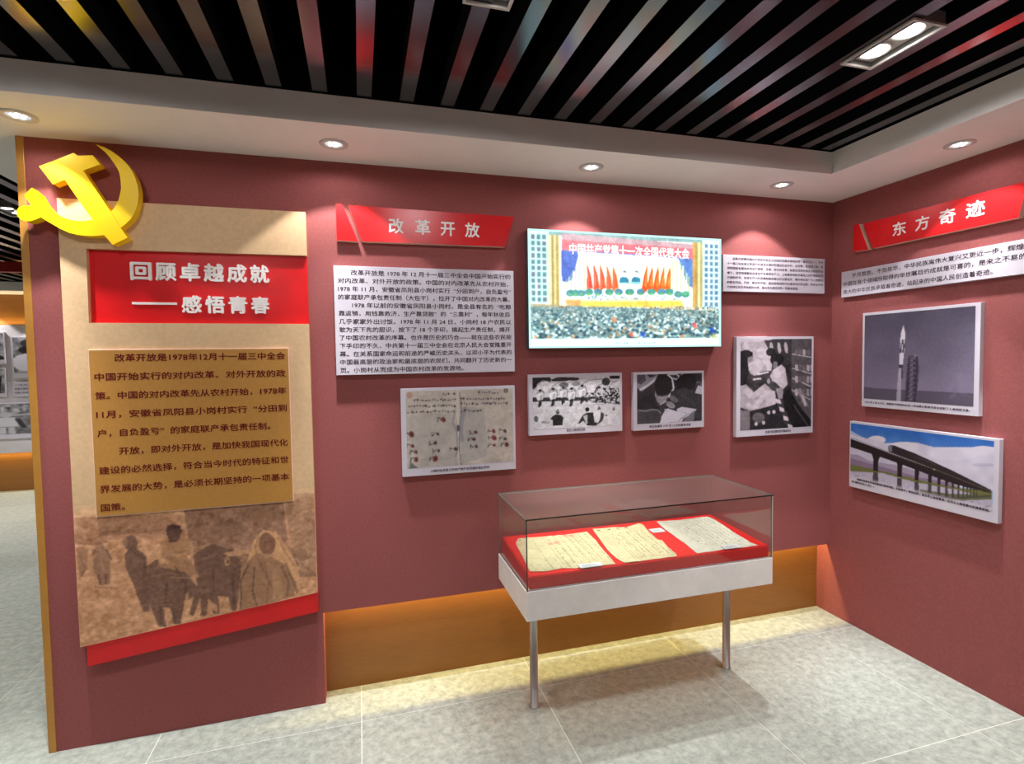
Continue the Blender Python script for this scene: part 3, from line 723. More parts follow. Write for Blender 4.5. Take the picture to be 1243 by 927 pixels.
# student writing (zoom units 1082 x 927)
P = Paint(170, 138, (135, 952, 145, 140, 752, 718), (56, 50, 60))
P.noise(5, 10)
P.poly([(135, 140), (400, 140), (395, 200), (300, 260), (210, 350), (135, 310)], (142, 130, 142)); P.poly([(135, 140), (240, 140), (250, 220), (190, 270), (135, 250)], (84, 78, 96)); P.poly([(260, 140), (390, 160), (300, 190)], (60, 50, 60)); P.line([(170, 335), (260, 290), (330, 240), (395, 190)], 30, (206, 196, 204), .9)
P.poly([(390, 170), (480, 140), (540, 160), (590, 240), (560, 400), (500, 480), (430, 470), (360, 360), (360, 260)], (44, 40, 54)); P.ell(465, 270, 108, 125, (34, 30, 42)); [P.line([(380 + i * 22, 190 + abs(i - 4) * 8), (372 + i * 24, 330)], 4, (66, 60, 74), .6) for i in range(8)]
P.poly([(362, 330), (385, 400), (450, 415), (530, 395), (545, 350), (520, 440), (480, 500), (435, 520), (390, 480), (366, 410)], (146, 130, 136)); P.poly([(395, 430), (520, 425), (485, 492), (430, 500)], (176, 158, 162), .8); P.ell(376, 400, 10, 22, (168, 150, 156)); P.line([(410, 452), (440, 456)], 5, (70, 60, 66)); P.line([(470, 450), (498, 444)], 5, (70, 60, 66)); P.line([(446, 492), (472, 490)], 5, (90, 74, 80)); P.line([(458, 455), (462, 478)], 4, (120, 104, 110))
P.line([(520, 150), (580, 200), (600, 320), (530, 430)], 20, (214, 206, 212)); P.line([(540, 150), (640, 150), (668, 180), (640, 215), (590, 200)], 18, (196, 188, 196)); P.line([(690, 160), (720, 142)], 12, (170, 162, 172)); 
P.poly([(640, 330), (620, 240), (680, 170), (780, 140), (860, 160), (880, 260), (850, 330), (760, 350)], (30, 28, 38)); [P.line([(650 + i * 30, 180), (640 + i * 32, 320)], 5, (58, 54, 66), .5) for i in range(7)]; P.poly([(560, 360), (720, 310), (952, 400), (952, 718), (700, 600), (560, 420)], (60, 54, 64)); [P.line([(640 + i * 40, 360 + i * 6), (660 + i * 44, 520 + i * 20)], 7, (38, 34, 42), .7) for i in range(7)]; P.line([(700, 400), (830, 480), (900, 600)], 6, (90, 82, 94), .7)
P.poly([(865, 380), (900, 290), (952, 300), (952, 400)], (190, 176, 184)); P.line([(880, 260), (920, 240), (940, 290)], 10, (120, 108, 118))
P.ell(600, 450, 60, 34, (124, 114, 122), .9, .5); P.ell(560, 520, 60, 36, (170, 154, 158), 1, .5); P.line([(520, 480), (600, 520)], 5, (60, 50, 58)); P.line([(515, 500), (590, 545)], 5, (60, 50, 58)); P.ell(590, 585, 60, 20, (52, 46, 54)); P.line([(420, 520), (510, 470)], 10, (206, 196, 200))
P.ell(455, 580, 44, 50, (64, 56, 64))
P.poly([(480, 600), (520, 560), (640, 600), (760, 625), (700, 725), (400, 740)], (216, 200, 206)); P.poly([(640, 570), (700, 545), (885, 575), (860, 610), (700, 700), (660, 690), (760, 620), (640, 610)], (204, 190, 196)); P.poly([(830, 610), (860, 590), (852, 720), (700, 725)], (122, 108, 116)); P.line([(490, 570), (510, 600)], 26, (200, 186, 190)); P.line([(655, 715), (800, 620)], 6, (120, 106, 114))
P.poly([(135, 400), (330, 340), (360, 480), (430, 560), (330, 560), (135, 570)], (44, 40, 50)); P.line([(150, 420), (330, 370)], 6, (84, 76, 88), .7); P.poly([(135, 570), (200, 575), (330, 560), (430, 590), (445, 680), (420, 740), (135, 752)], (74, 66, 80)); P.line([(150, 580), (250, 592), (330, 572), (400, 580), (440, 620)], 16, (150, 142, 154), .8)
for x in range(200, 430, 26): P.line([(x, 600), (x + 14, 700)], 6, (36, 32, 42), .7)
P.noise(4, 3); P.noise(4, 9); P.blur(1); P.gray((1, .97, 1.03))
photo_board('black-and-white photo board of a student bent over writing at a desk', 'back', 1.436, 1.889, 1.249, 1.576, P, (1.457, 1.874, 1.286, 1.562),
            [('考生在填写 1977 年 12 月的高考试卷', 1.532, 1.800, 1.268, .015)], group=None)

# shop counter (zoom units 728 x 927)
P = Paint(150, 190, (92, 662, 85, 75, 805, 770), (60, 48, 54))
P.noise(10, 8); P.noise(8, 3)
P.poly([(92, 75), (380, 75), (300, 100), (92, 110)], (200, 182, 188)); P.poly([(92, 110), (300, 100), (330, 200), (320, 330), (200, 350), (92, 300)], (176, 158, 164)); P.poly([(280, 95), (500, 80), (500, 250), (430, 250), (330, 190)], (66, 52, 58))
for x, y, r in ((140, 135, 24), (260, 190, 34), (310, 250, 40), (230, 290, 40), (180, 300, 30)): P.ell(x, y, r, r * 1.3, (204, 188, 192), .8)
for x in (340, 400, 455): P.ell(x, 150, 14, 46, (196, 180, 188), .9, -.15)
P.poly([(500, 75), (665, 75), (665, 780), (500, 560)], (92, 76, 84))
for y, a in ((210, 12), (330, 22), (420, 34), (520, 40)):
    P.line([(505, y - a), (660, y + a)], 9, (196, 180, 188))
    for x in range(530, 655, 30): P.poly([(x, y - 50), (x + 22, y - 46), (x + 22, y - 4 + a / 3), (x, y - 12 + a / 3)], random.choice([(168, 150, 158), (190, 174, 180), (120, 102, 110)]))
P.poly([(92, 180), (190, 185), (190, 230), (150, 250), (160, 330), (140, 440), (92, 470)], (34, 26, 32)); P.ell(170, 240, 20, 28, (150, 126, 130)); P.ell(140, 200, 48, 30, (30, 24, 30))
P.poly([(160, 290), (210, 280), (250, 340), (220, 380), (170, 350)], (190, 172, 178))
P.ell(335, 185, 38, 34, (40, 30, 36)); P.poly([(300, 210), (350, 220), (340, 330), (300, 330)], (202, 186, 190))
P.ell(385, 245, 56, 50, (36, 26, 32)); P.ell(370, 285, 20, 28, (140, 116, 120)); P.poly([(355, 320), (420, 280), (450, 310), (470, 440), (430, 480), (370, 420), (310, 400), (330, 370)], (206, 190, 192)); P.poly([(350, 330), (400, 300), (420, 380), (370, 380)], (222, 208, 210))
P.poly([(180, 380), (320, 330), (330, 360), (260, 400), (200, 410)], (70, 56, 62)); P.line([(230, 360), (320, 340)], 14, (216, 202, 206)); P.line([(195, 400), (260, 392)], 14, (210, 196, 200)); P.ell(320, 410, 24, 34, (80, 64, 70)); P.ell(318, 412, 13, 22, (170, 150, 156))
P.poly([(92, 450), (140, 440), (200, 500), (290, 430), (330, 470), (370, 500), (350, 600), (290, 620), (180, 650), (92, 620)], (176, 156, 164))
P.line([(130, 470), (180, 540), (280, 470)], 46, (196, 176, 182)); P.line([(140, 600), (210, 620), (300, 500)], 40, (206, 186, 192)); P.poly([(290, 480), (370, 490), (380, 590), (300, 620)], (204, 186, 190)); P.poly([(375, 470), (430, 460), (440, 540), (400, 560)], (160, 138, 146))
P.poly([(430, 520), (480, 460), (560, 600), (660, 720), (660, 775), (520, 780), (440, 600)], (30, 22, 28)); P.line([(520, 600), (640, 770)], 8, (92, 76, 82)); P.line([(560, 470), (620, 610)], 34, (150, 132, 140)); P.line([(585, 520), (615, 600)], 16, (206, 190, 196))
P.poly([(92, 640), (180, 650), (170, 800), (92, 805)], (128, 108, 116)); P.poly([(170, 650), (290, 620), (390, 590), (460, 770), (170, 800)], (44, 34, 40)); P.ell(240, 700, 50, 40, (120, 100, 108), .8)
for x, y in ((320, 660), (362, 655), (280, 740), (220, 750)): P.ell(x, y, 13, 16, (206, 190, 194))
for x, y in ((395, 570), (422, 635), (455, 705), (492, 770)): P.poly([(x - 20, y - 22), (x + 18, y - 10), (x + 26, y + 22), (x - 14, y + 14)], (216, 202, 208))
P.noise(7, 2.0); P.noise(7, 6); P.blur(1); P.gray((1.0, .93, .97))
photo_board('tall black-and-white photo board of people crowding round a shop counter', 'back', 2.110, 2.671, 1.176, 1.770, P, (2.137, 2.656, 1.215, 1.755),
            [('改革开放初期的百货商店柜台', 2.315, 2.505, 1.197, .0165)], group=None)

# rocket (zoom units 957 x 927)
P = Paint(190, 150, (52, 862, 142, 62, 752, 806), (96, 88, 104))
g = np.linspace(0, 1, P.h)[:, None, None]
P.img = np.array((74, 68, 84)) * (1 - g) + np.array((134, 122, 146)) * g + np.zeros_like(P.img)
P.noise(3, 30); P.noise(3.5, 1.5)
P.poly([(45, 668), (862, 708), (862, 830), (45, 800)], (88, 80, 96)); P.line([(45, 672), (862, 712)], 6, (74, 68, 82), .7)
for _ in range(26): P.ell(rnd(680, 830), rnd(560, 740), rnd(18, 55), rnd(14, 40), random.choice([(146, 134, 158), (112, 102, 122)]), .13, rnd(0, 3))
P.poly([(336, 210), (350, 270), (348, 330), (344, 420), (336, 500), (310, 500), (312, 420), (314, 330), (318, 270)], (218, 208, 220)); P.poly([(318, 350), (346, 350), (342, 412), (314, 412)], (66, 58, 74)); P.line([(330, 350), (328, 412)], 7, (216, 206, 218)); P.line([(332, 315), (332, 350)], 10, (60, 54, 68)); P.line([(300, 345), (360, 345)], 4, (84, 76, 90)); P.poly([(306, 500), (340, 502), (336, 524), (306, 522)], (60, 52, 64))
P.line([(330, 530), (332, 600)], 12, (70, 62, 76)); P.poly([(306, 524), (326, 524), (326, 770), (292, 770)], (182, 172, 190), .8)
P.poly([(376, 432), (444, 436), (456, 520), (448, 640), (436, 772), (352, 768), (362, 600), (368, 500)], (72, 64, 80))
for y in range(445, 770, 36): P.line([(370, y), (444, y + 8)], 6, (120, 110, 128)); P.line([(378, y + 6), (430, y + 30)], 5, (40, 34, 46)); P.ell(400, y + 20, 14, 8, (130, 118, 138), .8)
P.line([(382, 440), (372, 765)], 7, (44, 38, 50)); P.line([(440, 440), (430, 770)], 8, (48, 42, 54)); P.ell(425, 432, 12, 9, (124, 114, 132))
P.blur(1)
photo_board('monochrome violet photo board of a rocket lifting off beside its launch tower', 'right', 0.239, 0.856, 1.352, 1.895, P, (0.253, 0.834, 1.398, 1.880),
            [('1970 年 4 月 24 日，我国自行研制的长征一号运载火箭首次成功发射了人造地球卫星。', 0.262, 0.820, 1.378, .0125)], group=None)

# railway bridge (zoom units 1243 x 861)
P = Paint(260, 125, (48, 1162, 62, 190, 478, 715), (200, 190, 206))
g = np.linspace(0, 1, P.h)[:, None, None]
P.img = np.array((44, 98, 176)) * (1 - g) + np.array((180, 190, 216)) * g + np.zeros_like(P.img)
P.poly([(48, 120), (200, 200), (180, 220), (340, 250), (48, 300)], (176, 188, 214), .9)
P.ell(255, 190, 72, 32, (214, 204, 216)); P.poly([(48, 150), (330, 215), (560, 205), (700, 240), (1165, 235), (1165, 560), (700, 520), (48, 330)], (202, 194, 210)); P.ell(470, 240, 120, 38, (214, 206, 218)); P.ell(850, 290, 200, 50, (208, 200, 216)); P.ell(1080, 260, 100, 34, (208, 200, 214)); P.ell(1080, 370, 90, 14, (172, 164, 186), .7)
P.noise(5, 14)
P.poly([(48, 300), (110, 305), (200, 350), (420, 380), (600, 430), (760, 470), (900, 540), (48, 460)], (132, 112, 136)); P.poly([(48, 250), (230, 290), (700, 420), (900, 520), (600, 470), (48, 330)], (186, 178, 196), .5)
P.poly([(48, 378), (300, 425), (600, 490), (900, 545), (1150, 560), (1150, 625), (860, 580), (560, 505), (48, 440)], (108, 108, 62))
P.poly([(48, 430), (300, 440), (560, 505), (900, 560), (1150, 625), (1165, 740), (48, 490)], (178, 168, 186)); P.noise(7, 4, box=(48, 430, 1160, 700))
P.poly([(600, 560), (830, 590), (1150, 590), (1150, 625), (850, 640), (600, 600)], (92, 94, 60), .9)
for _ in range(40):
    x = rnd(50, 1150); y = 452 + (x - 48) * .2 + rnd(0, 60); P.ell(x, y, rnd(8, 26), rnd(2, 6), (96, 88, 92), .6)
dk = (40, 32, 34)
piers = [(252, 320, 425, 26, 515), (440, 365, 465, 24, 558), (575, 400, 490, 20, 590), (676, 430, 505, 18, 605), (748, 452, 520, 15, 615), (806, 470, 530, 13, 620), (855, 486, 540, 11, 622), (898, 500, 546, 9, 622), (934, 512, 550, 8, 620), (964, 522, 554, 7, 618), (990, 530, 558, 6, 616), (1014, 538, 560, 5, 612), (1036, 544, 562, 4, 610)]
for x, y0, y1, wd, yr in piers:
    P.poly([(x - wd * 1.3, y0 - 24), (x + wd * 1.3, y0 - 6), (x + wd * .75, y0 + 24), (x + wd * .7, y1 + 4), (x - wd * .8, y1), (x - wd * .8, y0 + 14)], dk)
    P.poly([(x - wd * .8, y1 + 10), (x + wd * .7, y1 + 14), (x + wd * .8, yr), (x - wd * .9, yr - 4)], (62, 54, 60), .9)
P.line([(820, 625), (1150, 600)], 10, (70, 62, 62), .8); P.poly([(560, 575), (830, 615), (850, 640), (600, 600)], (60, 54, 58), .8)
P.poly([(48, 182), (350, 285), (700, 400), (1148, 560), (1148, 578), (880, 520), (700, 460), (450, 372), (230, 300), (48, 245)], dk); P.line([(48, 172), (350, 278)], 4, (120, 112, 120)); P.line([(350, 290), (720, 410), (1148, 568)], 5, (126, 110, 96), .8)
P.poly([(352, 232), (385, 228), (560, 290), (860, 420), (1148, 556), (1100, 545), (700, 400), (352, 280)], (46, 38, 42)); P.poly([(348, 232), (380, 234), (376, 280), (346, 272)], (112, 116, 128)); P.line([(560, 312), (720, 374)], 5, (96, 84, 84), .7); P.ell(708, 408, 10, 6, (190, 170, 130))
fade = np.clip((np.linspace(0, 1, P.h) - 0.93) / .07, 0, 1)[:, None, None]
P.blur(1); P.img = P.img * (1 - fade) + np.array((200, 192, 204)) * fade
photo_board('colour photo board of a train crossing a long viaduct over marshland', 'right', 0.163, 0.947, 0.860, 1.256, P, (0.170, 0.925, 0.915, 1.244),
            [('青藏铁路是世界海拔最高的高原铁路，东起西宁，南至拉萨，是世界上海拔最高、在冻土上路程最长的高原铁路，', 0.215, 0.915, 0.913, .0145), ('是中国新世纪四大工程之一。', 0.180, 0.330, 0.893, .0145)], group=None)

# ------------------------------------------------------------------ lightbox
SX0, SX1, SZ0, SZ1 = 0.822, 1.976, 1.714, 2.323
lb = empty('lightbox', ((SX0 + SX1) / 2, 0, (SZ0 + SZ1) / 2)); tag(lb, 'glowing backlit picture of a packed assembly hall with red flags', 'lightbox')
a, b = (SX1 - SX0) / 2, (SZ1 - SZ0) / 2
box('casing', -a, a, -0.058, -0.0005, -b, b, mat('casing_grey', (120, 124, 126), 0.4, metal=0.6), lb, bev=0.002)
frame_m = emission('edge_glow', (196, 250, 246), 1.25)
bm = bmesh.new()
for q in ((-a, a, b - .010, b), (-a, a, -b, -b + .010), (-a, -a + .010, -b + .010, b - .010), (a - .010, a, -b + .010, b - .010)):
    bm_box(bm, q[0], q[1], -0.0630, -0.0582, q[2], q[3])
from_bm('glowing_edge', bm, frame_m, lb)
P = Paint(400, 210, (100, 1150, 96, 150, 738, 735), (236, 246, 246))
P.poly([(100, 90), (1150, 150), (1150, 550), (100, 520)], (250, 250, 240))
def yy(x, f): # vertical position: fraction f of local frame height
    u = (x - 100) / 1050; t = 96 + 54 * u; bt = 738 - 3 * u; return t + (bt - t) * f
def Q(x0, x1, f0, f1, c, al=1.0): P.poly([(x0, yy(x0, f0)), (x1, yy(x1, f0)), (x1, yy(x1, f1)), (x0, yy(x0, f1))], c, al)
Q(100, 1150, 0, .035, (150, 180, 180)); Q(100, 205, 0, .63, (206, 240, 240)); Q(1055, 1150, 0, .66, (210, 236, 244))
for k in range(3):
    for r in range(11): Q(108 + k * 31, 130 + k * 31, .03 + r * .054, .07 + r * .054, (116, 150, 154) if (r + k) % 3 else (130, 140, 150))
for k in range(3):
    for r in range(11): Q(1068 + k * 28, 1086 + k * 28, .04 + r * .055, .078 + r * .055, (120, 148, 168))
for x, c in ((195, (206, 226, 200)), (207, (224, 212, 176)), (220, (168, 156, 108)), (232, (214, 204, 150)), (246, (180, 164, 112)), (258, (238, 234, 206)), (1000, (206, 168, 110)), (1014, (176, 160, 104)), (1028, (226, 216, 170)), (1042, (184, 178, 132))): Q(x, x + 14, .03, .66, c)
P.poly([(275, 140), (1000, 190), (1000, 262), (920, 240), (275, 205)], (222, 132, 140)); P.poly([(275, 110), (1000, 170), (1000, 195), (275, 145)], (196, 170, 176))
P.line([(275, 206), (640, 226), (1000, 252)], 7, (140, 140, 200))
P.poly([(272, 208), (372, 216), (350, 300), (330, 370), (300, 382), (275, 375)], (92, 120, 190)); P.poly([(920, 250), (1000, 258), (1000, 415), (975, 400), (945, 330)], (110, 146, 200))
for i, x in enumerate(range(290, 410, 12)):
    top = 380 - (x - 290) * 1.3 if x < 350 else 300 - (x - 350) * 1.4; P.line([(x, max(232, top)), (x, 440)], 6, (168, 190, 150) if i % 2 else (236, 244, 226))
for i, x in enumerate(range(880, 990, 11)):
    top = 262 + max(0, x - 930) * 1.8; P.line([(x, top), (x, 450)], 6, (176, 200, 150) if i % 2 else (236, 246, 220))
for i, x in enumerate((418, 455, 490, 526, 560)):
    P.poly([(x - 4, 275 + i * 2), (x + 18, 345), (x + 28, 415), (x + 10, 418), (x - 2, 440), (x - 6, 412)], (236, 86 + i * 8, 62))
    P.poly([(x - 2, 300 + i * 2), (x + 8, 350), (x + 6, 415), (x - 4, 410)], (246, 126, 106))
for i, x in enumerate((745, 775, 808, 840, 874)):
    P.poly([(x + 2, 285 + i), (x + 5, 420), (x - 8, 440), (x - 30, 418), (x - 16, 345)], (236, 100 + i * 4, 44)); P.poly([(x, 300), (x - 2, 415), (x - 14, 400)], (250, 150, 74))
for x in (618, 684):
    P.poly([(x - 26, 382), (x - 22, 358), (x - 6, 350), (x + 8, 350), (x + 24, 360), (x + 27, 384)], (70, 142, 166)); P.ell(x + 2, 336, 13, 17, (244, 240, 232)); P.poly([(x - 8, 326), (x, 316), (x + 12, 318), (x + 14, 330)], (110, 130, 134))
P.line([(590, 386), (714, 390)], 6, (130, 200, 216))
for i, x in enumerate((320, 350, 380, 424, 474, 536, 588, 650, 710, 770, 826, 870, 920, 960)):
    P.ell(x, 436 + (6 if i < 3 else 0) + (14 if i > 11 else 0), 24 if i not in (7,) else 27, 19, (88, 160, 150) if i % 2 else (96, 150, 170)); P.ell(x, 448, 12, 8, (120, 180, 130))
P.poly([(300, 470), (930, 470), (950, 505), (290, 500)], (232, 224, 190))
P.poly([(360, 488), (940, 488), (950, 522), (365, 520)], (244, 206, 110)); P.line([(365, 525), (940, 528)], 6, (226, 160, 90)); P.poly([(290, 478), (380, 480), (370, 520), (300, 510)], (214, 176, 120))
for _ in range(120):
    x = rnd(400, 900); P.ell(x, rnd(455, 480), rnd(3, 7), rnd(3, 6), random.choice([(246, 250, 250), (120, 160, 180), (200, 210, 210)]))
P.poly([(100, 500), (300, 512), (1150, 540), (1150, 700), (100, 700)], (136, 160, 160)); P.line([(100, 505), (300, 518)], 16, (196, 176, 140), .7); P.line([(900, 528), (1140, 538)], 14, (206, 190, 160), .7)
for r in range(24):
    y = 520 + r * 7.6; sz = 3.6 + r * .36
    for _ in range(int(1000 / (sz * 1.9))):
        x = rnd(102, 1148)
        P.ell(x, y + rnd(-4, 4), sz, sz * .8, random.choice([(66, 104, 116), (84, 120, 128), (54, 84, 100), (110, 134, 132), (226, 240, 238), (214, 232, 232), (180, 206, 206), (196, 160, 124) if r % 2 == 0 else (140, 176, 176)]), .9, 0, 7)
for x, y, c in ((1010, 620, (226, 110, 110)), (1110, 650, (40, 100, 200)), (720, 672, (50, 100, 196)), (655, 672, (226, 130, 110)), (560, 590, (210, 140, 100)), (1120, 690, (206, 196, 120))): P.ell(x, y, 13, 15, c, .7); P.ell(x + 8, y + 10, 8, 10, c, .6)
Q(100, 1150, .935, 1.0, (226, 252, 250))
P.blur(1)
P.noise(6, 12); P.noise(6, 3); P.blur(2)
P.img = 255 * np.clip(P.img / 255, 0, 1) ** 1.35
sc = print_on(lb, P, -a + .010, a - .010, -b + .010, b - .010, -0.0588, screen_m, 'backlit_picture')
lettering(sc, [('中国共产党第十一次全国代表大会', -0.35, 0.37, 0.213, .060)], -0.0594, emission('white_glow', (255, 255, 250), 1.6), bold=0.025)
lettering(sc, [('中国共产党第十一次全国代表大会会场', -0.10, 0.155, -0.283, .014)], -0.0594, mat('grey_print', (120, 130, 132), .6), bold=0.01, name='caption')

# ------------------------------------------------------------------ display case
x0, x1, y0, y1, z0, z1, z2 = .639, 1.914, -.543, -.062, .53, .664, .976
cxc, cyc = (x0 + x1) / 2, -0.32
dc = empty('display_case', (cxc, cyc, 0)); tag(dc, 'glass display case with white tray and red cloth bed on two steel legs', 'display case')
L = lambda x, y: (x - cxc, y - cyc)
box('tray', x0 - cxc, x1 - cxc, y0 - cyc, y1 - cyc, z0, z1, tray_m, dc, bev=0.004)
for x in (0.74, 1.818):
    bm = bmesh.new(); bm_lathe(bm, [(0.0001, 0), (0.024, 0), (0.024, .004), (0.0195, .006), (0.0195, z0)], 32)
    from_bm('leg', bm, chrome, dc, (x - cxc, 0, 0))
bm = bmesh.new()
ax, bx_, ay, by = x0 + .018 - cxc, x1 - .014 - cxc, y0 + .012 - cyc, y1 - .010 - cyc
vs = [bm.verts.new(p) for p in ((ax, ay, z1), (bx_, ay, z1), (bx_, by, z1), (ax, by, z1), (ax, ay, .7215), (bx_, ay, .7215), (bx_, by, .7495), (ax, by, .7495))]
for f in ((0, 1, 2, 3), (4, 5, 6, 7), (0, 1, 5, 4), (1, 2, 6, 5), (2, 3, 7, 6), (3, 0, 4, 7)): bm.faces.new([vs[i] for i in f])
bmesh.ops.bevel(bm, geom=list(bm.edges), offset=.004, segments=2, affect='EDGES')
from_bm('cloth_bed', bm, red_fab, dc)
edge_dark = mat('glass_edge_dark', (30, 34, 32), 0.15, spec=0.8)  # shaded copy of the glass edge, darkness put into its colour
def pane(name, X0, X1, Y0, Y1, Z0, Z1, thin, gm=None):
    bm = bmesh.new(); bm_box(bm, X0 - cxc, X1 - cxc, Y0 - cyc, Y1 - cyc, Z0, Z1)
    bm.normal_update()
    for f in bm.faces:
        n = f.normal; f.material_index = 0 if abs(n[thin]) > .5 else (2 if gm and n.y < -.5 else 1)
    return from_bm(name, bm, [gm or glass_m, glass_edge, edge_dark], dc)
g = .006
pane('glass_pane', x0 + .004, x1 - .004, y0 + .002, y0 + .002 + g, z1, z2 - g, 1)
pane('glass_pane', x0 + .004, x1 - .004, y1 - .002 - g, y1 - .002, z1, z2 - g, 1)
pane('glass_pane', x0 + .004, x0 + .004 + g, y0 + .002 + g, y1 - .002 - g, z1, z2 - g, 0)
pane('glass_pane', x1 - .004 - g, x1 - .004, y0 + .002 + g, y1 - .002 - g, z1, z2 - g, 0)
pane('glass_top', x0 + .0, x1 + .0, y0, y1, z2 - g, z2, 2, hazy_m)

box('corner_edge', x0 + .0025 - cxc, x0 + .0065 - cxc, y0 + .0002 - cyc, y0 + .0018 - cyc, z1, z2 - g, edge_dark, dc)  # added strip; the pane edge's shade is painted in its colour
box('corner_edge', x1 - .0055 - cxc, x1 - .0025 - cxc, y0 + .0002 - cyc, y0 + .0018 - cyc, z1, z2 - g, mat('pale_edge', (206, 206, 196), .3, spec=.6), dc)  # added strip; the pane edge's bright glint is painted in its colour
bed = lambda y: 0.7215 + (y + 0.531) / 0.459 * 0.028 + 0.0015
def document(label, outline, base, style, name='document'):
    O = np.array(outline); mn, mx = O.min(0), O.max(0); c = (mn + mx) / 2
    st = .0026; nx, ny = int((mx[0] - mn[0]) / st) + 1, int((mx[1] - mn[1]) / st) + 1
    P = Paint(nx, ny, (mn[0], mx[0], mx[1], mx[1], mn[1], mn[1]), base)
    P.fr = (mn[0], mx[0], mx[1], mx[1], mn[1], mn[1])
    P.noise(5, 14); P.noise(4, 4); P.noise(3, 1.5)
    style(P, mn, mx)
    X, Y = np.meshgrid(np.linspace(mn[0], mx[0], nx), np.linspace(mx[1], mn[1], ny))
    gz = np.zeros((ny, nx)); q = Paint(nx, ny, base=(0, 0, 0)); q.noise(1.0, 22); q.noise(.4, 8); gz = np.clip(q.img[..., 0] + 1, 0, 3) * .0011
    # inside test
    M = np.zeros(X.shape, bool); n = len(O)
    for i in range(n):
        a_, b_ = O[i], O[(i + 1) % n]
        if a_[1] == b_[1]: continue
        M ^= ((a_[1] > Y) != (b_[1] > Y)) & (X < (b_[0] - a_[0]) * (Y - a_[1]) / (b_[1] - a_[1]) + a_[0])
    Z = bed(Y) + .0006 + gz
    pos = np.stack([X - c[0], Y - c[1], Z - bed(c[1])], -1)
    me = grid_mesh(name, pos, P.linear(), M)
    bm = bmesh.new(); bm.from_mesh(me); bmesh.ops.delete(bm, geom=[v for v in bm.verts if not v.link_faces], context='VERTS'); bm.to_mesh(me); bm.free()
    o = link(name, me, paper_m, None, (c[0], c[1], bed(c[1])))
    md = o.modifiers.new('thickness', 'SOLIDIFY'); md.thickness = .0009; md.offset = -1
    return tag(o, label, 'document', 'old handwritten papers in the display case')
INK = (104, 100, 84)
def cols(P, xa, xb, ya, yb, step, skew, den=.8, c=INK):
    x = xa
    while x < xb:
        y = yb
        while y > ya:
            ln = rnd(.006, .014); xx = x + (yb - y) * skew
            if random.random() < den: P.line([(xx + rnd(-.002, .002), y), (xx + rnd(-.003, .003), y - ln)], rnd(.003, .0065), c, rnd(.35, .8))
            y -= ln + rnd(.003, .010)
        x += step
def st1(P, mn, mx):
    cols(P, mn[0] + .20, mx[0] - .02, mn[1] + .03, mx[1] - .03, .034, -.03, .85)
    cols(P, mn[0] + .03, mn[0] + .2, mn[1] + .01, mn[1] + .12, .04, 0, .7)
    for x in (.12, .18, .24, .31, .35): P.line([(mn[0] + x, mx[1] - .03), (mn[0] + x - .01, mn[1] + .06)], .0022, (140, 134, 100), .6)
    P.line([(mn[0] + .08, mx[1] - .12), (mx[0] - .05, mx[1] - .11)], .002, (150, 140, 110), .6)
    for x, y in ((.19, .115), (.225, .11), (.30, .035), (.33, .045)): P.ell(mn[0] + x, mx[1] - y, .014, .014, (226, 120, 104), .6)
    P.ell(mn[0] + .25, mn[1] + .012, .03, .01, (226, 130, 110), .5)
    P.ell(mn[0] + .06, mx[1] - .03, .008, .006, (80, 90, 80), .7)
def st2(P, mn, mx):
    cols(P, mn[0] + .12, mx[0] - .03, mn[1] + .04, mx[1] - .09, .021, -.06, .8)
    for x in (.10, .15, .20, .25, .28): P.line([(mn[0] + x, mx[1] - .1), (mn[0] + x - .01, mn[1] + .05)], .003, (128, 124, 96), .7)
    for x in (.07, .13, .18, .23): P.ell(mn[0] + x, mx[1] - .04, .010, .007, (90, 92, 76), .75)
    P.line([(mn[0] + .03, mx[1] - .06), (mx[0] - .07, mx[1] - .055)], .003, (150, 146, 110), .6); P.line([(mn[0] + .03, mx[1] - .05), (mn[0] + .02, mn[1] + .05), (mx[0] - .05, mn[1] + .03)], .004, (170, 166, 120), .6)
    for x in (.03, .05): P.ell(mn[0] + x + .02, mn[1] + .25, .012, .06, (214, 170, 130), .4)
def st3(P, mn, mx):
    cols(P, mn[0] + .10, mx[0] - .03, mn[1] + .06, mx[1] - .05, .026, -.05, .8, (120, 120, 108))
    P.line([(mn[0] + .06, mx[1] - .03), (mx[0] - .06, mx[1] - .03)], .003, (150, 150, 130), .6)
    for x in (.08, .16, .22): P.line([(mn[0] + x, mx[1] - .05), (mn[0] + x - .01, mn[1] + .05)], .002, (160, 164, 140), .6)
    P.ell(mn[0] + .09, mn[1] + .12, .006, .006, (90, 90, 84), .8)
PB = (206, 196, 152)
document('yellowed handwritten paper with red seal marks, left of the three in the case', [(0.731, -0.115), (0.851, -0.13), (0.965, -0.137), (1.103, -0.13), (1.099, -0.232), (1.088, -0.32), (1.069, -0.520), (1.012, -0.518), (0.966, -0.520), (0.864, -0.508), (0.826, -0.492), (0.743, -0.504), (0.679, -0.488), (0.672, -0.486), (0.686, -0.328), (0.699, -0.174)], PB, st1)
document('yellowed handwritten paper with ragged torn edges, middle of the three in the case', [(1.144, -0.108), (1.242, -0.107), (1.334, -0.127), (1.424, -0.096), (1.438, -0.117), (1.415, -0.22), (1.403, -0.324), (1.418, -0.34), (1.4, -0.423), (1.398, -0.490), (1.384, -0.526), (1.338, -0.522), (1.243, -0.52), (1.161, -0.526), (1.118, -0.522), (1.108, -0.505), (1.099, -0.461), (1.103, -0.371), (1.116, -0.277)], (208, 196, 152), st2)
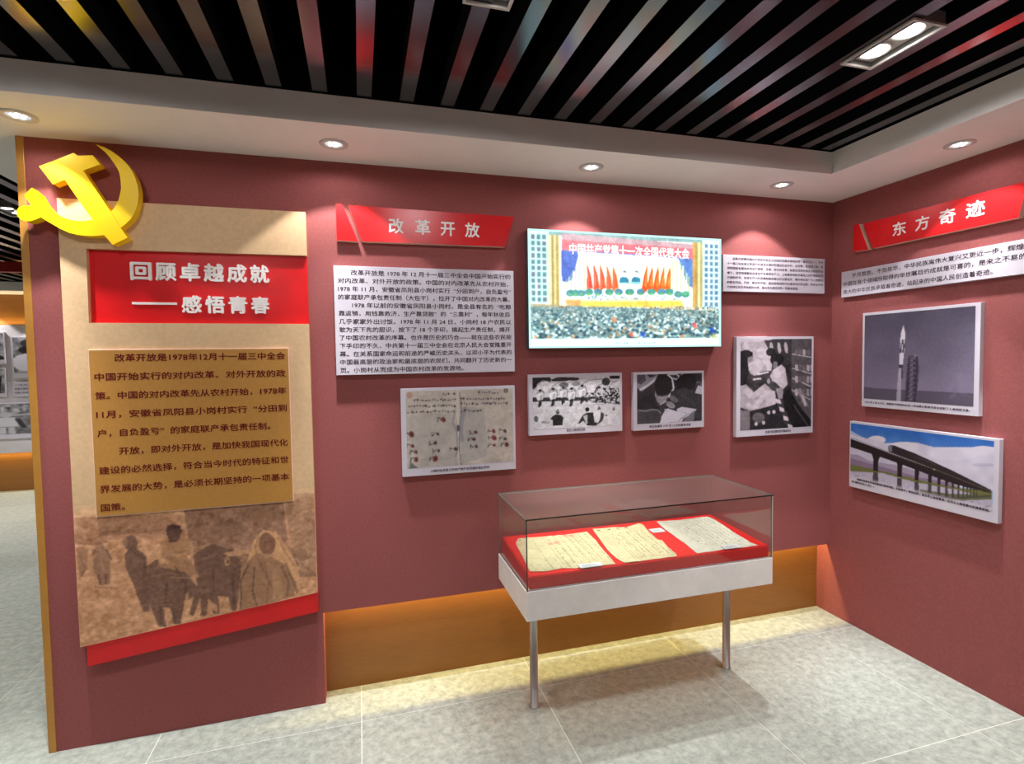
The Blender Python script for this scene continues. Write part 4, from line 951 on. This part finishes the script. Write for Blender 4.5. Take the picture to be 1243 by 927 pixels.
document('paler whitish handwritten paper, right of the three in the case', [(1.531, -0.098), (1.697, -0.113), (1.855, -0.108), (1.863, -0.16), (1.841, -0.337), (1.83, -0.484), (1.841, -0.520), (1.714, -0.522), (1.597, -0.517), (1.496, -0.518), (1.51, -0.393), (1.514, -0.215)], (212, 208, 188), st3)
tagm = mat('label_card', (226, 228, 226), .35, var=.03, scale=40)
for lab, (xa, xb, ya, yb), s in (('small grey caption card in front of the left paper', (0.897, 1.004, -0.530, -0.5215), '1'), ('small grey caption card between the middle and right papers', (1.430, 1.502, -0.243, -0.193), '2'), ('small grey caption card in front of the right paper', (1.650, 1.742, -0.5305, -0.5235), '3')):
    if s != '2': ya, yb = -0.5285, -0.5285 + .036
    sl = math.atan2(0.028, 0.459)
    o = box('caption_card', -(xb - xa) / 2, (xb - xa) / 2, -(yb - ya) / 2, (yb - ya) / 2, 0.0, .003, tagm, None, ((xa + xb) / 2, (ya + yb) / 2, bed((ya + yb) / 2) + (.0045 if s != '2' else .0002)))
    o.rotation_euler = (sl, 0, 0); tag(o, lab, 'label card', 'caption cards in the display case')
    bm = bmesh.new()
    for k in range(3):
        bm_box(bm, -(xb - xa) * .36, (xb - xa) * (.36 - .1 * k), -.010 + k * .008, -.0075 + k * .008, .0031, .0033)
    from_bm('print_line', bm, mat('card_print', (140, 144, 150), .6), o)

# ------------------------------------------------------------------ room beyond, seen past the left end of the wall
fw = struct(box('trim_9', XW, -1.7, YF - 0.10, YF - 0.0004, 0.52, 2.192, mat('far_panel_white', (214, 206, 208), .7, var=.02, scale=6)))
strip(XW, -1.8, YF - 0.05, 0.515, 9.0)
strip(XW, -1.8, YF - 0.05, 2.20, 9.0, math.pi)
def far_photo(lab, u0, u1, z0, z1, fn, w=60, h=60):
    P = Paint(w, h, base=(150, 142, 146)); P.noise(30, 9); P.noise(24, 4); fn(P); P.blur(1); P.gray((1, .97, 1))
    return photo_board(lab, 'far', u0, u1, z0, z1, P, (u0 + .015, u1 - .015, z0 + (z1 - z0) * .13, z1 - .015), None, t=.025, group=None)
def pA(P): P.poly([(.1, .5), (.4, .3), (.7, .6), (1, .9), (1, 1), (0, 1)], (50, 46, 50)); P.poly([(.3, .2), (.7, .1), (.9, .4), (.5, .45)], (206, 200, 204))
def pB(P): P.ell(.45, .35, .3, .12, (40, 36, 40)); P.ell(.5, .16, .3, .12, (60, 56, 60)); P.ell(.4, .7, .45, .25, (226, 220, 222)); P.poly([(.6, .1), (1, .0), (1, .4), (.7, .4)], (196, 190, 194))
def pC(P): [P.line([(x, 1), (x + .05, .3)], .08, (44, 40, 44)) for x in (.1, .35, .6, .85)]
def pD(P):
    P.poly([(0, .35), (1, .3), (1, 1), (0, 1)], (120, 114, 116)); P.noise(20, 4)
    P.line([(0, .45), (.5, .4), (1, .35)], .06, (206, 200, 204), .7)
    P.ell(.72, .36, .055, .09, (190, 184, 188)); P.poly([(.64, .45), (.80, .45), (.83, .75), (.62, .76)], (206, 200, 204)); P.line([(.69, .76), (.68, .98)], .06, (200, 194, 198)); P.line([(.76, .76), (.77, .98)], .06, (190, 184, 188)); P.line([(.82, .5), (.88, .8)], .05, (60, 56, 60))
far_photo('distant black-and-white photo board, upper left on the far white wall', -4.95, -4.44, 1.69, 2.10, pA)
far_photo('distant black-and-white photo board with pale foreground, upper right on the far white wall', -4.37, -3.95, 1.50, 2.04, pB)
far_photo('distant black-and-white photo board of dark upright figures, middle left on the far wall', -4.95, -4.45, 1.26, 1.64, pC)
far_photo('distant wide black-and-white photo board of a soldier seen from behind, lowest on the far wall', -5.35, -4.12, 0.71, 1.18, pD, 140, 60)
tb, uc, zc = wall_board('text_board', 'distant small white text panel above the soldier photo on the far wall', 'text panel', 'far', -4.38, -3.95, 1.26, 1.45, 0.025)
lettering(tb, [('一九七八年十二月', -4.36 - uc, -3.98 - uc, 1.41 - zc, .03), ('改革开放的历史进程从此展开', -4.36 - uc, -3.98 - uc, 1.36 - zc, .03), ('中国人民创造着奇迹', -4.36 - uc, -4.1 - uc, 1.31 - zc, .03)], -0.0256, ink)

bpy.data.objects.remove(_to); bpy.data.curves.remove(_tc)
